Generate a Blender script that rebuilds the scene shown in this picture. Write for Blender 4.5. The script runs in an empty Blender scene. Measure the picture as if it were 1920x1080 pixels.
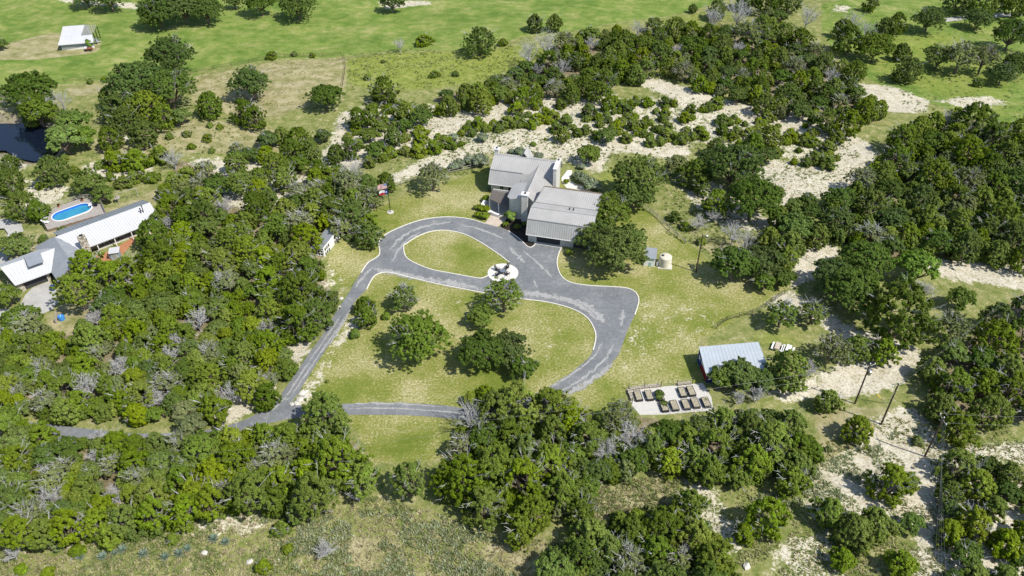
import bpy, bmesh, math, random
import numpy as np
from mathutils import Vector, Matrix, noise as mnoise
R = math.radians
random.seed(11); RNG = np.random.default_rng(11)
scene = bpy.context.scene
COL = scene.collection

# ------------------------------------------------------------------ camera, sky, sun, exposure
CAM_H = 95.0; PITCH = R(38.75); FPX = 1493.3          # drone height, tilt below the horizon, focal length (for 1920 px)
cam = bpy.data.cameras.new('camera'); cam.lens = 28.0; cam.sensor_width = 36.0; cam.clip_end = 9000.0
cam_o = bpy.data.objects.new('camera', cam); COL.objects.link(cam_o)
cam_o.location = (0, 0, CAM_H); cam_o.rotation_euler = (R(90) - PITCH, 0, 0)
scene.camera = cam_o
SUN_EL = R(52.0); SUN_AZ = R(-31.0)                   # sun stands to the right and slightly behind the camera
sd = Vector((math.cos(SUN_AZ) * math.cos(SUN_EL), math.sin(SUN_AZ) * math.cos(SUN_EL), math.sin(SUN_EL)))
world = bpy.data.worlds.new('World'); scene.world = world; world.use_nodes = True
wn = world.node_tree; bg = wn.nodes['Background']
sky = wn.nodes.new('ShaderNodeTexSky'); sky.sky_type = 'NISHITA'; sky.sun_disc = False
sky.sun_elevation = SUN_EL; sky.sun_rotation = math.atan2(sd.x, sd.y); sky.altitude = 300
wn.links.new(sky.outputs[0], bg.inputs[0]); bg.inputs[1].default_value = 0.135
sun = bpy.data.lights.new('sun', 'SUN'); sun.energy = 4.8; sun.angle = R(0.5); sun.color = (1.0, 0.955, 0.88)
sun_o = bpy.data.objects.new('sun', sun); COL.objects.link(sun_o)
sun_o.rotation_euler = sd.to_track_quat('Z', 'Y').to_euler()
vs = scene.view_settings; vs.view_transform = 'Standard'; vs.look = 'None'; vs.exposure = 0.15; vs.gamma = 1.0; vs.use_curve_mapping = False
scene.cycles.max_bounces = 6; scene.cycles.diffuse_bounces = 3; scene.cycles.transmission_bounces = 3; scene.cycles.transparent_max_bounces = 6

# ------------------------------------------------------------------ survey: photograph measurements -> ground plan (metres)
_c, _s = math.cos(PITCH), math.sin(PITCH)
def P(px, py, z=0.0):
    u = (px - 960) / FPX; v = (540 - py) / FPX
    d = (u, _c + v * _s, -_s + v * _c); t = (z - CAM_H) / d[2]
    return Vector((d[0] * t, d[1] * t, z))
def to_px(x, y, z=0.0):
    dz = z - CAM_H
    f = y * _c - dz * _s; up = y * _s + dz * _c
    return 960 + FPX * x / f, 540 - FPX * up / f
def mpp(px, py):
    p = P(px, py); return (p.y * _c + CAM_H * _s) / FPX
def inside(px, py, poly):
    """numpy even-odd test"""
    r = np.zeros(px.shape, bool); n = len(poly); j = n - 1
    for i in range(n):
        xi, yi = poly[i]; xj, yj = poly[j]
        if yi != yj:
            c = ((yi > py) != (yj > py)) & (px < (xj - xi) * (py - yi) / (yj - yi) + xi)
            r ^= c
        j = i
    return r
def inside1(x, y, poly): return bool(inside(np.array([x], float), np.array([y], float), poly)[0])

# ------------------------------------------------------------------ node helpers
class NT:
    def __init__(s, name):
        s.m = bpy.data.materials.new(name); s.m.use_nodes = True; s.t = s.m.node_tree
        s.b = s.t.nodes['Principled BSDF']; s.out = s.t.nodes['Material Output']
    def n(s, typ, **kw):
        nd = s.t.nodes.new(typ)
        for k, v in kw.items(): setattr(nd, k, v)
        return nd
    def put(s, sock, v):
        if v is None: return
        if isinstance(v, bpy.types.NodeSocket): s.t.links.new(v, sock)
        else:
            if sock.type == 'RGBA' and len(v) == 3: v = (*v, 1)
            sock.default_value = v
    def coord(s, kind='Object'): return s.n('ShaderNodeTexCoord').outputs[kind]
    def mapping(s, vec, scale=(1, 1, 1), rot=(0, 0, 0)):
        m = s.n('ShaderNodeMapping'); s.put(m.inputs[0], vec); m.inputs['Scale'].default_value = scale; m.inputs['Rotation'].default_value = rot; return m.outputs[0]
    def noise(s, scale, vec=None, detail=3, rough=.6, dist=0):
        m = s.n('ShaderNodeTexNoise'); s.put(m.inputs['Vector'], vec)
        m.inputs['Scale'].default_value = scale; m.inputs['Detail'].default_value = detail; m.inputs['Roughness'].default_value = rough; m.inputs['Distortion'].default_value = dist
        return m.outputs['Fac']
    def math(s, op, a, b=None, clamp=False):
        m = s.n('ShaderNodeMath', operation=op, use_clamp=clamp); s.put(m.inputs[0], a)
        if b is not None: s.put(m.inputs[1], b)
        return m.outputs[0]
    def step(s, v, a, b, lo=0., hi=1.):
        m = s.n('ShaderNodeMapRange', interpolation_type='SMOOTHSTEP'); s.put(m.inputs[0], v)
        m.inputs[1].default_value = a; m.inputs[2].default_value = b; m.inputs[3].default_value = lo; m.inputs[4].default_value = hi; return m.outputs[0]
    def mix(s, f, a, b, mode='MIX'):
        m = s.n('ShaderNodeMix', data_type='RGBA', blend_type=mode); s.put(m.inputs[0], f); s.put(m.inputs[6], a); s.put(m.inputs[7], b); return m.outputs[2]
    def ramp(s, f, stops):
        m = s.n('ShaderNodeValToRGB'); s.put(m.inputs[0], f); e = m.color_ramp.elements
        while len(e) < len(stops): e.new(.5)
        for q, (p, c) in zip(e, stops): q.position = p; q.color = (*c, 1)
        return m.outputs[0]
    def bump(s, h, strength=.3, dist=.05):
        m = s.n('ShaderNodeBump'); m.inputs['Strength'].default_value = strength; m.inputs['Distance'].default_value = dist; s.put(m.inputs['Height'], h)
        s.t.links.new(m.outputs[0], s.b.inputs['Normal'])
    def done(s, col, rough=.85, spec=.2, metal=0.):
        s.put(s.b.inputs['Base Color'], col); s.put(s.b.inputs['Roughness'], rough); s.b.inputs['Specular IOR Level'].default_value = spec; s.put(s.b.inputs['Metallic'], metal)
        return s.m
def simple(name, col, var=.15, scale=1.5, rough=.8, spec=.2, metal=0., bump=0.):
    t = NT(name); o = t.coord(); f = t.noise(scale, o, 5); g = t.noise(scale * 7, o, 3)
    k = t.math('ADD', t.math('MULTIPLY', f, .65), t.math('MULTIPLY', g, .35))
    lo = tuple(c * (1 - var * 1.6) for c in col); hi = tuple(min(1, c * (1 + var * 1.6)) for c in col)
    c = t.ramp(k, [(.25, lo), (.75, hi)])
    if bump: t.bump(g, bump, .03)
    return t.done(c, rough, spec, metal)
MATS = {}
def M(n): return MATS[n]
def leafmat(name, col, trans=.32, spec=.16):
    t = NT(name); a = t.n('ShaderNodeAttribute', attribute_name='tone')
    r = t.n('ShaderNodeObjectInfo').outputs['Random']
    hs = t.n('ShaderNodeHueSaturation'); t.put(hs.inputs['Hue'], t.step(r, 0, 1, .493, .506))
    t.put(hs.inputs['Saturation'], t.step(t.math('FRACT', t.math('MULTIPLY', r, 7.3)), 0, 1, .86, 1.02))
    t.put(hs.inputs['Value'], t.step(t.math('FRACT', t.math('MULTIPLY', r, 13.7)), 0, 1, .88, 1.14))
    t.put(hs.inputs['Color'], t.mix(1.0, col, a.outputs['Color'], 'MULTIPLY'))
    c = hs.outputs[0]; t.done(c, .55, spec)
    tr = t.n('ShaderNodeBsdfTranslucent'); t.put(tr.inputs[0], t.mix(1.0, c, (1.15, 1.25, .6), 'MULTIPLY'))
    mx = t.n('ShaderNodeMixShader'); mx.inputs[0].default_value = trans
    t.t.links.new(t.b.outputs[0], mx.inputs[1]); t.t.links.new(tr.outputs[0], mx.inputs[2]); t.t.links.new(mx.outputs[0], t.out.inputs[0])
    return t.m
for nm, c in dict(cedar_yellow=(.205, .262, .014), cedar_mid=(.162, .222, .016), cedar_dark=(.118, .172, .018), oak_dark=(.106, .172, .026), oak_mid=(.148, .218, .028),
                  oak_grey=(.200, .236, .085), bright_leaf=(.165, .265, .036), sage_leaf=(.23, .27, .20), agave_leaf=(.24, .32, .26), yellow_leaf=(.185, .245, .014),
                  tuft_green=(.20, .25, .065), tuft_straw=(.46, .41, .22), tuft_grey=(.30, .34, .19)).items():
    MATS[nm] = leafmat(nm, (*c, 1))
MATS['bark'] = simple('bark', (.16, .13, .10), .3, 3)
MATS['bark_grey'] = simple('bark_grey', (.36, .34, .31), .25, 3)
MATS['dead_wood'] = simple('dead_wood', (.43, .425, .41), .25, 3)

# ------------------------------------------------------------------ mesh helpers
def mesh_np(name, V, F, tone=None, smooth=False):
    """V (n,3); F (m,k) with k=3 or 4; tone per face (m,3)"""
    V = np.asarray(V, np.float32); F = np.asarray(F, np.int32); k = F.shape[1]
    me = bpy.data.meshes.new(name); me.vertices.add(len(V)); me.vertices.foreach_set('co', V.ravel())
    me.loops.add(F.size); me.loops.foreach_set('vertex_index', F.ravel())
    me.polygons.add(len(F)); me.polygons.foreach_set('loop_start', np.arange(0, F.size, k, dtype=np.int32))
    me.polygons.foreach_set('loop_total', np.full(len(F), k, np.int32))
    if smooth: me.polygons.foreach_set('use_smooth', np.ones(len(F), bool))
    me.update(calc_edges=True)
    if tone is not None:
        at = me.color_attributes.new('tone', 'FLOAT_COLOR', 'CORNER')
        c = np.ones((len(F), k, 4), np.float32); c[:, :, :3] = np.asarray(tone, np.float32)[:, None, :]
        at.data.foreach_set('color', c.ravel())
    return me
def link(name, me, mat=None, parent=None, loc=None, rot=None, scale=None):
    o = bpy.data.objects.new(name, me); COL.objects.link(o)
    if mat is not None and me is not None and not me.materials: me.materials.append(M(mat) if isinstance(mat, str) else mat)
    if parent is not None: o.parent = parent
    if loc is not None: o.location = loc
    if rot is not None: o.rotation_euler = rot
    if scale is not None: o.scale = (scale,) * 3 if isinstance(scale, (int, float)) else scale
    return o
def empty(name, loc=(0, 0, 0), rz=0.):
    o = bpy.data.objects.new(name, None); o.empty_display_size = .3; COL.objects.link(o); o.location = loc; o.rotation_euler = (0, 0, rz); return o
def tag(o, label=None, cat=None, group=None, kind=None):
    if label: o['label'] = label
    if cat: o['category'] = cat
    if group: o['group'] = group
    if kind: o['kind'] = kind
    return o
class MB:
    """collects shapes; build() links them as ONE mesh object"""
    def __init__(s): s.v = []; s.f = []
    def add(s, vs, fs):
        b = len(s.v); s.v += [tuple(q) for q in vs]; s.f += [tuple(i + b for i in f) for f in fs]; return s
    def box(s, x0, x1, y0, y1, z0, z1):
        return s.add([(x0, y0, z0), (x1, y0, z0), (x1, y1, z0), (x0, y1, z0), (x0, y0, z1), (x1, y0, z1), (x1, y1, z1), (x0, y1, z1)],
                     [(3, 2, 1, 0), (4, 5, 6, 7), (0, 1, 5, 4), (1, 2, 6, 5), (2, 3, 7, 6), (3, 0, 4, 7)])
    def prism(s, pts, z0, z1):
        n = len(pts); a = sum(pts[i][0] * pts[(i + 1) % n][1] - pts[(i + 1) % n][0] * pts[i][1] for i in range(n))
        if a < 0: pts = pts[::-1]
        return s.add([(x, y, z0) for x, y in pts] + [(x, y, z1) for x, y in pts],
                     [tuple(range(n))[::-1], tuple(range(n, 2 * n))] + [(i, (i + 1) % n, (i + 1) % n + n, i + n) for i in range(n)])
    def slab(s, pts, t):
        """planar polygon given by top points, thickened straight down"""
        n = len(pts); pts = [Vector(p) for p in pts]
        nz = sum(pts[i].x * pts[(i + 1) % n].y - pts[(i + 1) % n].x * pts[i].y for i in range(n))
        if nz < 0: pts = pts[::-1]
        return s.add(pts + [p - Vector((0, 0, t)) for p in pts], [tuple(range(n)), tuple(range(n, 2 * n))[::-1]] + [(i, i + n, (i + 1) % n + n, (i + 1) % n) for i in range(n)])
    def sheet(s, pts): return s.add(pts, [tuple(range(len(pts)))])
    def tube(s, a, b, r0, r1=None, n=6, cap=True):
        r1 = r0 if r1 is None else r1; a = Vector(a); b = Vector(b); d = (b - a)
        if d.length < 1e-6: return s
        q = d.to_track_quat('Z', 'Y'); vs = []
        for c, r in ((a, r0), (b, r1)):
            for i in range(n): vs.append(c + q @ Vector((r * math.cos(2 * math.pi * i / n), r * math.sin(2 * math.pi * i / n), 0)))
        fs = [(i, (i + 1) % n, (i + 1) % n + n, i + n) for i in range(n)]
        if cap: fs += [tuple(range(n))[::-1], tuple(range(n, 2 * n))]
        return s.add(vs, fs)
    def lathe(s, prof, n=24, cx=0, cy=0):
        vs = [(cx + r * math.cos(2 * math.pi * i / n), cy + r * math.sin(2 * math.pi * i / n), z) for r, z in prof for i in range(n)]
        fs = [(k * n + i, k * n + (i + 1) % n, (k + 1) * n + (i + 1) % n, (k + 1) * n + i) for k in range(len(prof) - 1) for i in range(n)]
        fs += [tuple(range(n))[::-1], tuple(range((len(prof) - 1) * n, len(prof) * n))]
        return s.add(vs, fs)
    def mesh(s, name):
        me = bpy.data.meshes.new(name); me.from_pydata(s.v, [], s.f); me.update(); return me
    def build(s, name, mat, parent=None, **k): return link(name, s.mesh(name), mat, parent, **k)
def ribs(mb, a, b, c, d, step=.45, w=.07, h=.07):
    """standing seams on the planar quad: eave a->b, top d->c"""
    a, b, c, d = map(Vector, (a, b, c, d)); n = (b - a).cross(d - a).normalized()
    if n.z < 0: n = -n
    L = (b - a).length; k = max(2, int(L / step)); e = (b - a).normalized() * w / 2
    for i in range(k + 1):
        t = i / k; p = a.lerp(b, t); q = d.lerp(c, t)
        lo = n * .004; hi = n * h
        mb.add([p - e + lo, p + e + lo, q + e + lo, q - e + lo, p - e + hi, p + e + hi, q + e + hi, q - e + hi], [(4, 5, 6, 7), (0, 1, 5, 4), (2, 3, 7, 6), (1, 2, 6, 5), (3, 0, 4, 7)])

# ------------------------------------------------------------------ plan of the place (photo survey points)
ISLAND1 = [(757,462),(760,480),(775,492),(807,505),(842,512),(880,519),(902,522),(915,517),(930,505),(955,492),(935,477),(905,457),(877,442),(855,435),(830,432),(805,435),(780,445),(762,457)]
DRIVE_OUT = [(480,777),(500,768),(517,755),(532,732),(555,700),(580,662),(600,635),(612,615),(635,577),(655,548),(663,533),(677,512),(690,493),(703,485),(711,478),(712,468),(710,456),(720,442),(742,430),(775,417),(805,410),(842,407),(880,411),(910,420),(933,425),(953,433),(975,449),(987,461),(995,464),(1001,461),(1005,456),(1053,464),(1048,475),(1044.5,490),(1046,503),(1052,517),(1062,526),(1078,532),(1110,536),(1150,538),(1175,540.5),(1190,547),(1197,558),(1197,570),(1190,591),(1180,612),(1172,632),(1165,652),(1158,668),(1145,682),(1122,700),(1085,722),(1055,740),(1015,760),(950,780),(890,788),(865,787),(800,781),(740,778),(655,778),(600,779),(550,784),(512,792),(480,799),(440,811),(400,822),(330,832),(250,832),(180,824),(120,818),(60,808),(0,800),(-120,786),(-120,770),(0,783),(60,792),(120,799),(180,806),(250,813),(330,812),(400,804),(450,791)]
ISLAND2 = [(687,543),(700,520),(711,513),(722,511),(735,512),(767,520),(817,532),(855,539.5),(910,550),(950,556),(990,562),(1022,566),(1060,575),(1085,585),(1102,597),(1112,612),(1117,627),(1116,642),(1112,657),(1105,670),(1085,687),(1060,707),(1027,727),(985,747),(930,762),(890,767),(865,765),(830,760),(740,755),(655,757),(600,758),(560,760),(547,757),(562,732),(587,692),(610,657),(630,627),(652,587),(670,560)]
LAWN = [(700,392),(760,365),(860,335),(915,312),(1060,345),(1180,370),(1225,405),(1290,455),(1340,500),(1420,525),(1490,525),(1470,550),(1400,590),(1340,625),(1300,640),(1315,660),(1320,720),(1170,722),(1170,775),(1080,775),(860,840),(850,862),(700,868),(650,780),(552,760),(562,735),(610,660),(655,585),(690,510),(675,510),(650,545),(622,530),(612,490),(640,450),(690,425)]
WOOD = {
 'the left wood': [(300,400),(330,300),(440,330),(520,300),(600,330),(640,330),(700,350),(690,430),(640,445),(600,440),(600,470),(620,560),(625,580),(600,620),(540,640),(530,690),(470,750),(400,770),(330,780),(150,780),(0,770),(0,600),(60,575),(90,625),(150,610),(170,545),(255,490)],
 'the bottom left wood': [(0,790),(60,800),(140,830),(390,825),(450,815),(560,795),(660,820),(690,880),(620,910),(550,915),(520,945),(440,958),(420,975),(230,1000),(130,1010),(60,1020),(0,985)],
 'the wood below the lower road': [(880,740),(1060,745),(1075,790),(1170,775),(1300,800),(1400,775),(1480,790),(1530,840),(1500,890),(1400,900),(1300,890),(1250,860),(1160,890),(1110,900),(1090,960),(1040,960),(980,1000),(940,960),(850,950),(820,900),(850,850),(870,800)],
 'the bottom edge wood': [(1060,1020),(1130,990),(1200,960),(1290,960),(1350,1010),(1380,1080),(1400,1150),(1040,1150),(1040,1060)],
 'the wood at the right edge': [(1740,700),(1800,650),(1860,590),(1920,545),(2050,500),(2050,830),(1920,790),(1850,790),(1740,770)],
 'the bottom right wood': [(1775,870),(1850,860),(1920,885),(2050,900),(2050,1150),(1780,1150),(1775,1000)],
 'the wood right of the white track': [(1540,400),(1590,360),(1640,300),(1700,255),(1800,215),(1880,240),(2100,250),(2100,500),(1920,490),(1850,480),(1760,470),(1700,490),(1600,470),(1550,450)],
 'the long wood above the white track': [(800,185),(900,165),(970,120),(1010,105),(1100,60),(1230,45),(1400,60),(1450,20),(1500,70),(1560,110),(1570,160),(1640,215),(1640,235),(1540,230),(1450,205),(1330,165),(1230,130),(1180,150),(1130,175),(980,185),(860,200)],
}
W_SCRUB = [(640,215),(740,190),(860,195),(1180,185),(1300,185),(1420,205),(1560,245),(1620,290),(1560,310),(1440,295),(1300,265),(1150,265),(1050,245),(950,240),(900,265),(700,300),(620,330),(600,290)]
POND = [(-130,245),(-60,232),(0,228),(40,228),(75,232),(105,245),(120,262),(110,280),(95,296),(65,303),(35,297),(10,282),(-40,285),(-130,290)]
HOUSE_FLAT = [[(-80,560),(0,470),(60,420),(140,360),(280,350),(330,400),(300,470),(180,540),(110,600),(0,620)],
              [(540,760),(690,380),(900,280),(1120,270),(1280,400),(1480,520),(1500,690),(1380,800),(1160,800),(1000,800),(520,830)],
              [(-150,760),(0,775),(250,800),(400,795),(560,690),(580,760),(420,840),(250,845),(0,815),(-150,800)], [(70,30),(200,30),(210,110),(70,115)], [(1740,15),(1920,20),(1920,45),(1740,50)]]
CALICHE = [  # (strength, polygon)
 (.62, W_SCRUB), (1., [(1190,140),(1230,150),(1290,165),(1400,195),(1500,210),(1590,245),(1640,275),(1645,310),(1610,335),(1520,345),(1470,390),(1410,345),(1430,305),(1500,310),(1575,300),(1560,270),(1460,235),(1330,205),(1260,185),(1190,160)]),
 (1., [(820,210),(960,180),(1150,175),(1170,195),(1000,215),(860,245),(700,300),(640,320),(650,290),(760,240)]), (.9, [(1020,235),(1200,240),(1300,265),(1290,300),(1200,290),(1080,275),(980,262),(900,262)]),
 (.9, [(640,205),(660,205),(640,260),(590,320),(520,400),(480,440),(500,400),(560,330),(600,290)]), (.85, [(700,340),(840,280),(920,262),(1080,262),(1150,285),(1130,330),(1040,300),(920,285),(840,315),(720,350)]),
 (.8, [(0,290),(70,305),(40,330),(120,350),(120,385),(60,380),(40,340),(0,320)]), (.7, [(150,310),(220,290),(270,280),(300,320),(240,340),(160,340)]), (.85, [(340,300),(520,300),(560,330),(500,380),(430,400),(400,330)]),
 (1., [(1600,150),(1680,160),(1740,185),(1740,210),(1680,215),(1620,190)]), (.8, [(1740,185),(1850,180),(1900,195),(1830,210)]), (.9, [(1860,240),(1960,250),(1960,280),(1880,270)]),
 (.9, [(1260,320),(1330,330),(1420,400),(1480,420),(1420,440),(1330,420),(1280,360)]), (.9, [(1500,900),(1560,860),(1640,800),(1700,790),(1740,900),(1740,1000),(1640,960),(1540,1000)]), (1., [(1430,300),(1600,320),(1640,345),(1530,375),(1470,390),(1420,340)]), (.95, [(1850,300),(1960,340),(1960,370),(1860,330)]),
 (.9, [(1490,480),(1560,450),(1580,480),(1520,530),(1470,545)]), (.95, [(1700,480),(1960,500),(1960,560),(1840,530),(1760,520)]),
 (1., [(1420,570),(1470,545),(1560,590),(1610,620),(1700,640),(1740,660),(1720,690),(1690,720),(1600,740),(1480,745),(1410,745),(1480,720),(1560,690),(1600,650),(1540,610),(1470,570)]),
 (.95, [(1640,780),(1720,750),(1760,840),(1960,820),(1960,870),(1840,870),(1760,870),(1660,870),(1600,900),(1560,960),(1500,960),(1510,900),(1580,860)]), (.95, [(1730,770),(1770,830),(1770,1150),(1700,1150),(1720,960)]), (.75, [(1780,900),(1960,900),(1960,1150),(1790,1150)]),
 (.75, [(1260,880),(1330,880),(1370,960),(1400,1040),(1340,1060),(1310,960)]), (.6, [(1440,1000),(1560,1000),(1600,1100),(1440,1100)]),
 (.7, [(60,985),(230,1000),(430,960),(520,945),(500,1010),(300,1010),(60,1040)]), (.6, [(500,1040),(560,1020),(540,1070),(480,1080)]), (.9, [(560,735),(590,700),(625,640),(660,585),(690,600),(640,650),(600,720),(575,770),(545,765)]),
 (.85, [(380,770),(460,735),(540,690),(520,740),(450,790),(390,790)]), (.85, [(530,640),(600,625),(560,690),(530,690)]), (.34, [(1180,545),(1300,550),(1380,590),(1310,650),(1200,690),(1150,700)]), (.33, [(985,590),(1060,600),(1105,650),(1040,715),(985,700)]), (.9, [(1050,742),(1130,700),(1145,690),(1155,700),(1100,730),(1060,752)]),
 (.33, [(860,545),(990,565),(970,640),(860,650),(780,590)]), (.5, [(600,480),(660,520),(640,560),(600,540)]), (1., [(700,0),(780,0),(830,10),(720,12)]), (.8, [(100,-5),(270,5),(260,16),(110,5)]), (.7, [(1560,10),(1600,12),(1590,30),(1560,25)]),
 (.8, [(40,410),(75,385),(140,355),(135,345),(60,365),(30,395)]), (.7, [(1130,560),(1190,595),(1170,660),(1180,665),(1200,600)]),
]
TAN = [ (1., [(360,140),(500,122),(645,105),(648,150),(612,190),(520,218),(440,215),(360,195)]), (.9, [(120,160),(220,152),(215,175),(130,178)]), (.7, [(640,120),(660,110),(650,200),(630,215)]),
 (1., [(-250,76),(0,80),(60,68),(115,60),(115,92),(170,92),(200,60),(190,85),(180,100),(100,108),(0,117),(-250,130)]), (.9, [(0,205),(50,200),(60,225),(0,235),(-100,240)]), (.85, [(270,225),(470,225),(560,250),(520,280),(420,290),(300,290),(190,300),(160,270)]),
 (.8, [(60,440),(250,370),(320,340),(330,370),(200,420),(60,500),(0,480),(0,420)]), (.8, [(80,590),(170,540),(180,570),(130,640),(90,620)]), (.7, [(810,630),(690,680),(760,750),(860,750),(870,700)]), (.75, [(780,840),(860,825),(860,865),(760,868)]), (.65, [(757,462),(775,445),(850,438),(860,470),(780,490)]),
 (.9, [(1110,910),(1260,900),(1260,960),(1180,1000),(1080,1010)]), (.7, [(900,1000),(1040,1000),(1040,1120),(900,1120)]), (.7, [(640,1000),(760,1000),(800,1120),(640,1120)]), (.6, [(1180,560),(1480,530),(1340,625),(1300,720),(1100,760)]), (.8, [(1520,760),(1740,760),(1700,850),(1540,900)]), (.9, [(930,255),(1110,255),(1120,290),(1000,300),(900,300)]), (.6, [(1250,400),(1330,440),(1400,450),(1400,520),(1320,480)])]
MEADOW = [(1., [(-900,200),(-300,178),(0,165),(160,152),(400,125),(640,105),(760,97),(880,92),(980,72),(1100,52),(1290,20),(1400,-10),(1500,-300),(-900,-300)]),
 (1., [(1540,10),(1680,-20),(1920,-10),(2600,20),(2600,330),(1960,255),(1860,235),(1740,190),(1640,150),(1580,120),(1540,60)]), (.7, [(360,125),(400,150),(370,180),(350,150)])]
YELLOWG = [(1., [(645,110),(880,92),(980,85),(1060,95),(960,140),(830,165),(740,172),(650,160)]), (.6, [(980,72),(1300,18),(1420,20),(1300,55),(1080,90)]), (.6, [(1560,70),(1780,60),(1900,110),(1900,240),(1760,180),(1620,130)]), (.8, [(1380,620),(1480,615),(1520,650),(1440,665)]), (.6, [(1640,740),(1700,745),(1690,790),(1600,780)]), (.8,[(1130,300),(1180,330),(1160,370),(1110,350)])]

# ------------------------------------------------------------------ ground
def axis(lo, hi, step, far):
    a = list(np.arange(lo, hi + .01, step)); d = step; out = []; x = hi
    while x < far: d *= 1.35; x += d; out.append(x)
    d = step; pre = []; x = lo
    while x > -far: d *= 1.35; x -= d; pre.append(x)
    return np.array(pre[::-1] + a + out)
GX = axis(-225, 225, 1.0, 4000); GY = axis(44, 330, 1.0, 4000)
XX, YY = np.meshgrid(GX, GY)
YS = np.maximum(YY, 12.0); PXg, PYg = to_px(XX, YS)
PXg = PXg.copy(); PYg = np.where(YY < 12, 3000, PYg)
def blur(a, n):
    for _ in range(n):
        b = np.pad(a, 1, mode='edge'); a = (b[:-2, 1:-1] + b[2:, 1:-1] + b[1:-1, :-2] + b[1:-1, 2:] + 2 * b[1:-1, 1:-1]) / 6
    return a
def cover(lst, n=2):
    w = np.zeros(XX.shape, np.float32)
    for s, poly in lst: w = np.maximum(w, inside(PXg, PYg, poly) * s)
    return blur(w, n)
flat = np.zeros(XX.shape)
for poly in HOUSE_FLAT: flat = np.maximum(flat, inside(PXg, PYg, poly))
flat = np.clip(blur(flat, 30) * 1.6, 0, 1)
ZZ = (.55 * np.sin(XX / 17 + 1.3) * np.sin(YY / 13 + .7) + .30 * np.sin(XX / 7.1 + YY / 9.3) + .22 * np.sin(XX / 4.3 - YY / 5.1 + 2) * np.sin(YY / 3.7)) * (1 - flat)
pondm = inside(PXg, PYg, POND).astype(float); ZZ = ZZ * (1 - np.clip(blur(pondm, 14) * 2, 0, 1)) - 1.6 * blur(pondm, 4)
far_amp = np.clip((np.hypot(XX, YY - 160) - 300) / 600, 0, 1); ZZ += far_amp * 14 * np.sin(XX / 310 + .4) * np.sin(YY / 270 + 1)
def hgt(x, y):
    i = min(max(np.searchsorted(GX, x) - 1, 0), len(GX) - 2); j = min(max(np.searchsorted(GY, y) - 1, 0), len(GY) - 2)
    fx = (x - GX[i]) / (GX[i + 1] - GX[i]); fy = (y - GY[j]) / (GY[j + 1] - GY[j])
    return float((ZZ[j, i] * (1 - fx) + ZZ[j, i + 1] * fx) * (1 - fy) + (ZZ[j + 1, i] * (1 - fx) + ZZ[j + 1, i + 1] * fx) * fy)
ny, nx = XX.shape
idx = np.arange(nx * ny).reshape(ny, nx)
GF = np.stack([idx[:-1, :-1], idx[:-1, 1:], idx[1:, 1:], idx[1:, :-1]], -1).reshape(-1, 4)
gme = mesh_np('ground', np.stack([XX, YY, ZZ], -1).reshape(-1, 3), GF, smooth=True)
w_lawn = cover([(1., LAWN)], 2); w_cal = cover(CALICHE, 5); w_tan = cover(TAN, 3); w_mea = cover(MEADOW, 2); w_yel = cover(YELLOWG, 14)
w_lit = cover([(1., p) for p in WOOD.values()], 4); w_mud = cover([(1., [(-140,240),(-60,222),(50,212),(110,235),(130,265),(120,290),(70,315),(0,296),(-140,300)])], 3)
for nm, chans in (('cov_a', (w_lawn, w_cal, w_tan)), ('cov_b', (w_mea, w_yel, w_lit)), ('cov_c', (w_mud, w_mud * 0, w_mud * 0))):
    at = gme.color_attributes.new(nm, 'FLOAT_COLOR', 'POINT'); c = np.ones((nx * ny, 4), np.float32)
    for k in range(3): c[:, k] = chans[k].ravel()
    at.data.foreach_set('color', c.ravel())
t = NT('ground'); O = t.coord()
nA = t.noise(.09, O, 4, .55); nB = t.noise(.55, O, 5, .65); nC = t.noise(2.6, O, 4, .65); nD = t.noise(9., O, 2, .6)
det = t.math('ADD', t.math('MULTIPLY', nB, .5), t.math('ADD', t.math('MULTIPLY', nC, .35), t.math('MULTIPLY', nD, .15)))
fine = t.math('ADD', t.math('MULTIPLY', nC, .6), t.math('MULTIPLY', nD, .4))
stretch = t.noise(.35, t.mapping(O, (.8, 1.0, 1), (0, 0, R(12))), 5, .65)
def chan(attr):
    sp = t.n('ShaderNodeSeparateColor'); t.t.links.new(t.n('ShaderNodeAttribute', attribute_name=attr).outputs['Color'], sp.inputs[0]); return sp.outputs
ca, cb, cc = chan('cov_a'), chan('cov_b'), chan('cov_c')
def wgt(w, amp=.9, a=.42, b=.62, src=None): return t.step(t.math('ADD', w, t.math('MULTIPLY', t.math('SUBTRACT', src or det, .5), amp)), a, b)
scrub = t.ramp(det, [(.36, (.085, .125, .026)), (.46, (.17, .20, .055)), (.55, (.27, .265, .105)), (.64, (.46, .425, .27))])
litter = t.ramp(det, [(.32, (.085, .075, .035)), (.5, (.20, .17, .095)), (.66, (.40, .35, .24))])
lawn = t.ramp(t.math('ADD', t.math('MULTIPLY', nA, .55), t.math('MULTIPLY', det, .45)), [(.38, (.135, .18, .026)), (.46, (.195, .22, .046)), (.53, (.265, .262, .080)), (.62, (.35, .315, .14))])
specks = t.step(t.math('ADD', t.math('MULTIPLY', fine, .75), t.math('MULTIPLY', nA, .25)), .525, .575)
lawn = t.mix(t.math('MULTIPLY', specks, .75), lawn, (.50, .46, .28))
lawn = t.mix(t.step(fine, .49, .40, 0., .55), lawn, (.105, .13, .025))
meadow = t.ramp(t.math('ADD', t.math('MULTIPLY', nA, .45), t.math('MULTIPLY', stretch, .55)), [(.38, (.105, .175, .030)), (.47, (.155, .225, .045)), (.55, (.225, .27, .070)), (.64, (.34, .335, .13))])
meadow = t.mix(t.step(fine, .52, .40, 0., .55), meadow, (.095, .15, .03))
yellow = t.ramp(det, [(.36, (.12, .16, .028)), (.5, (.205, .25, .040)), (.64, (.31, .32, .10))])
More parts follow.
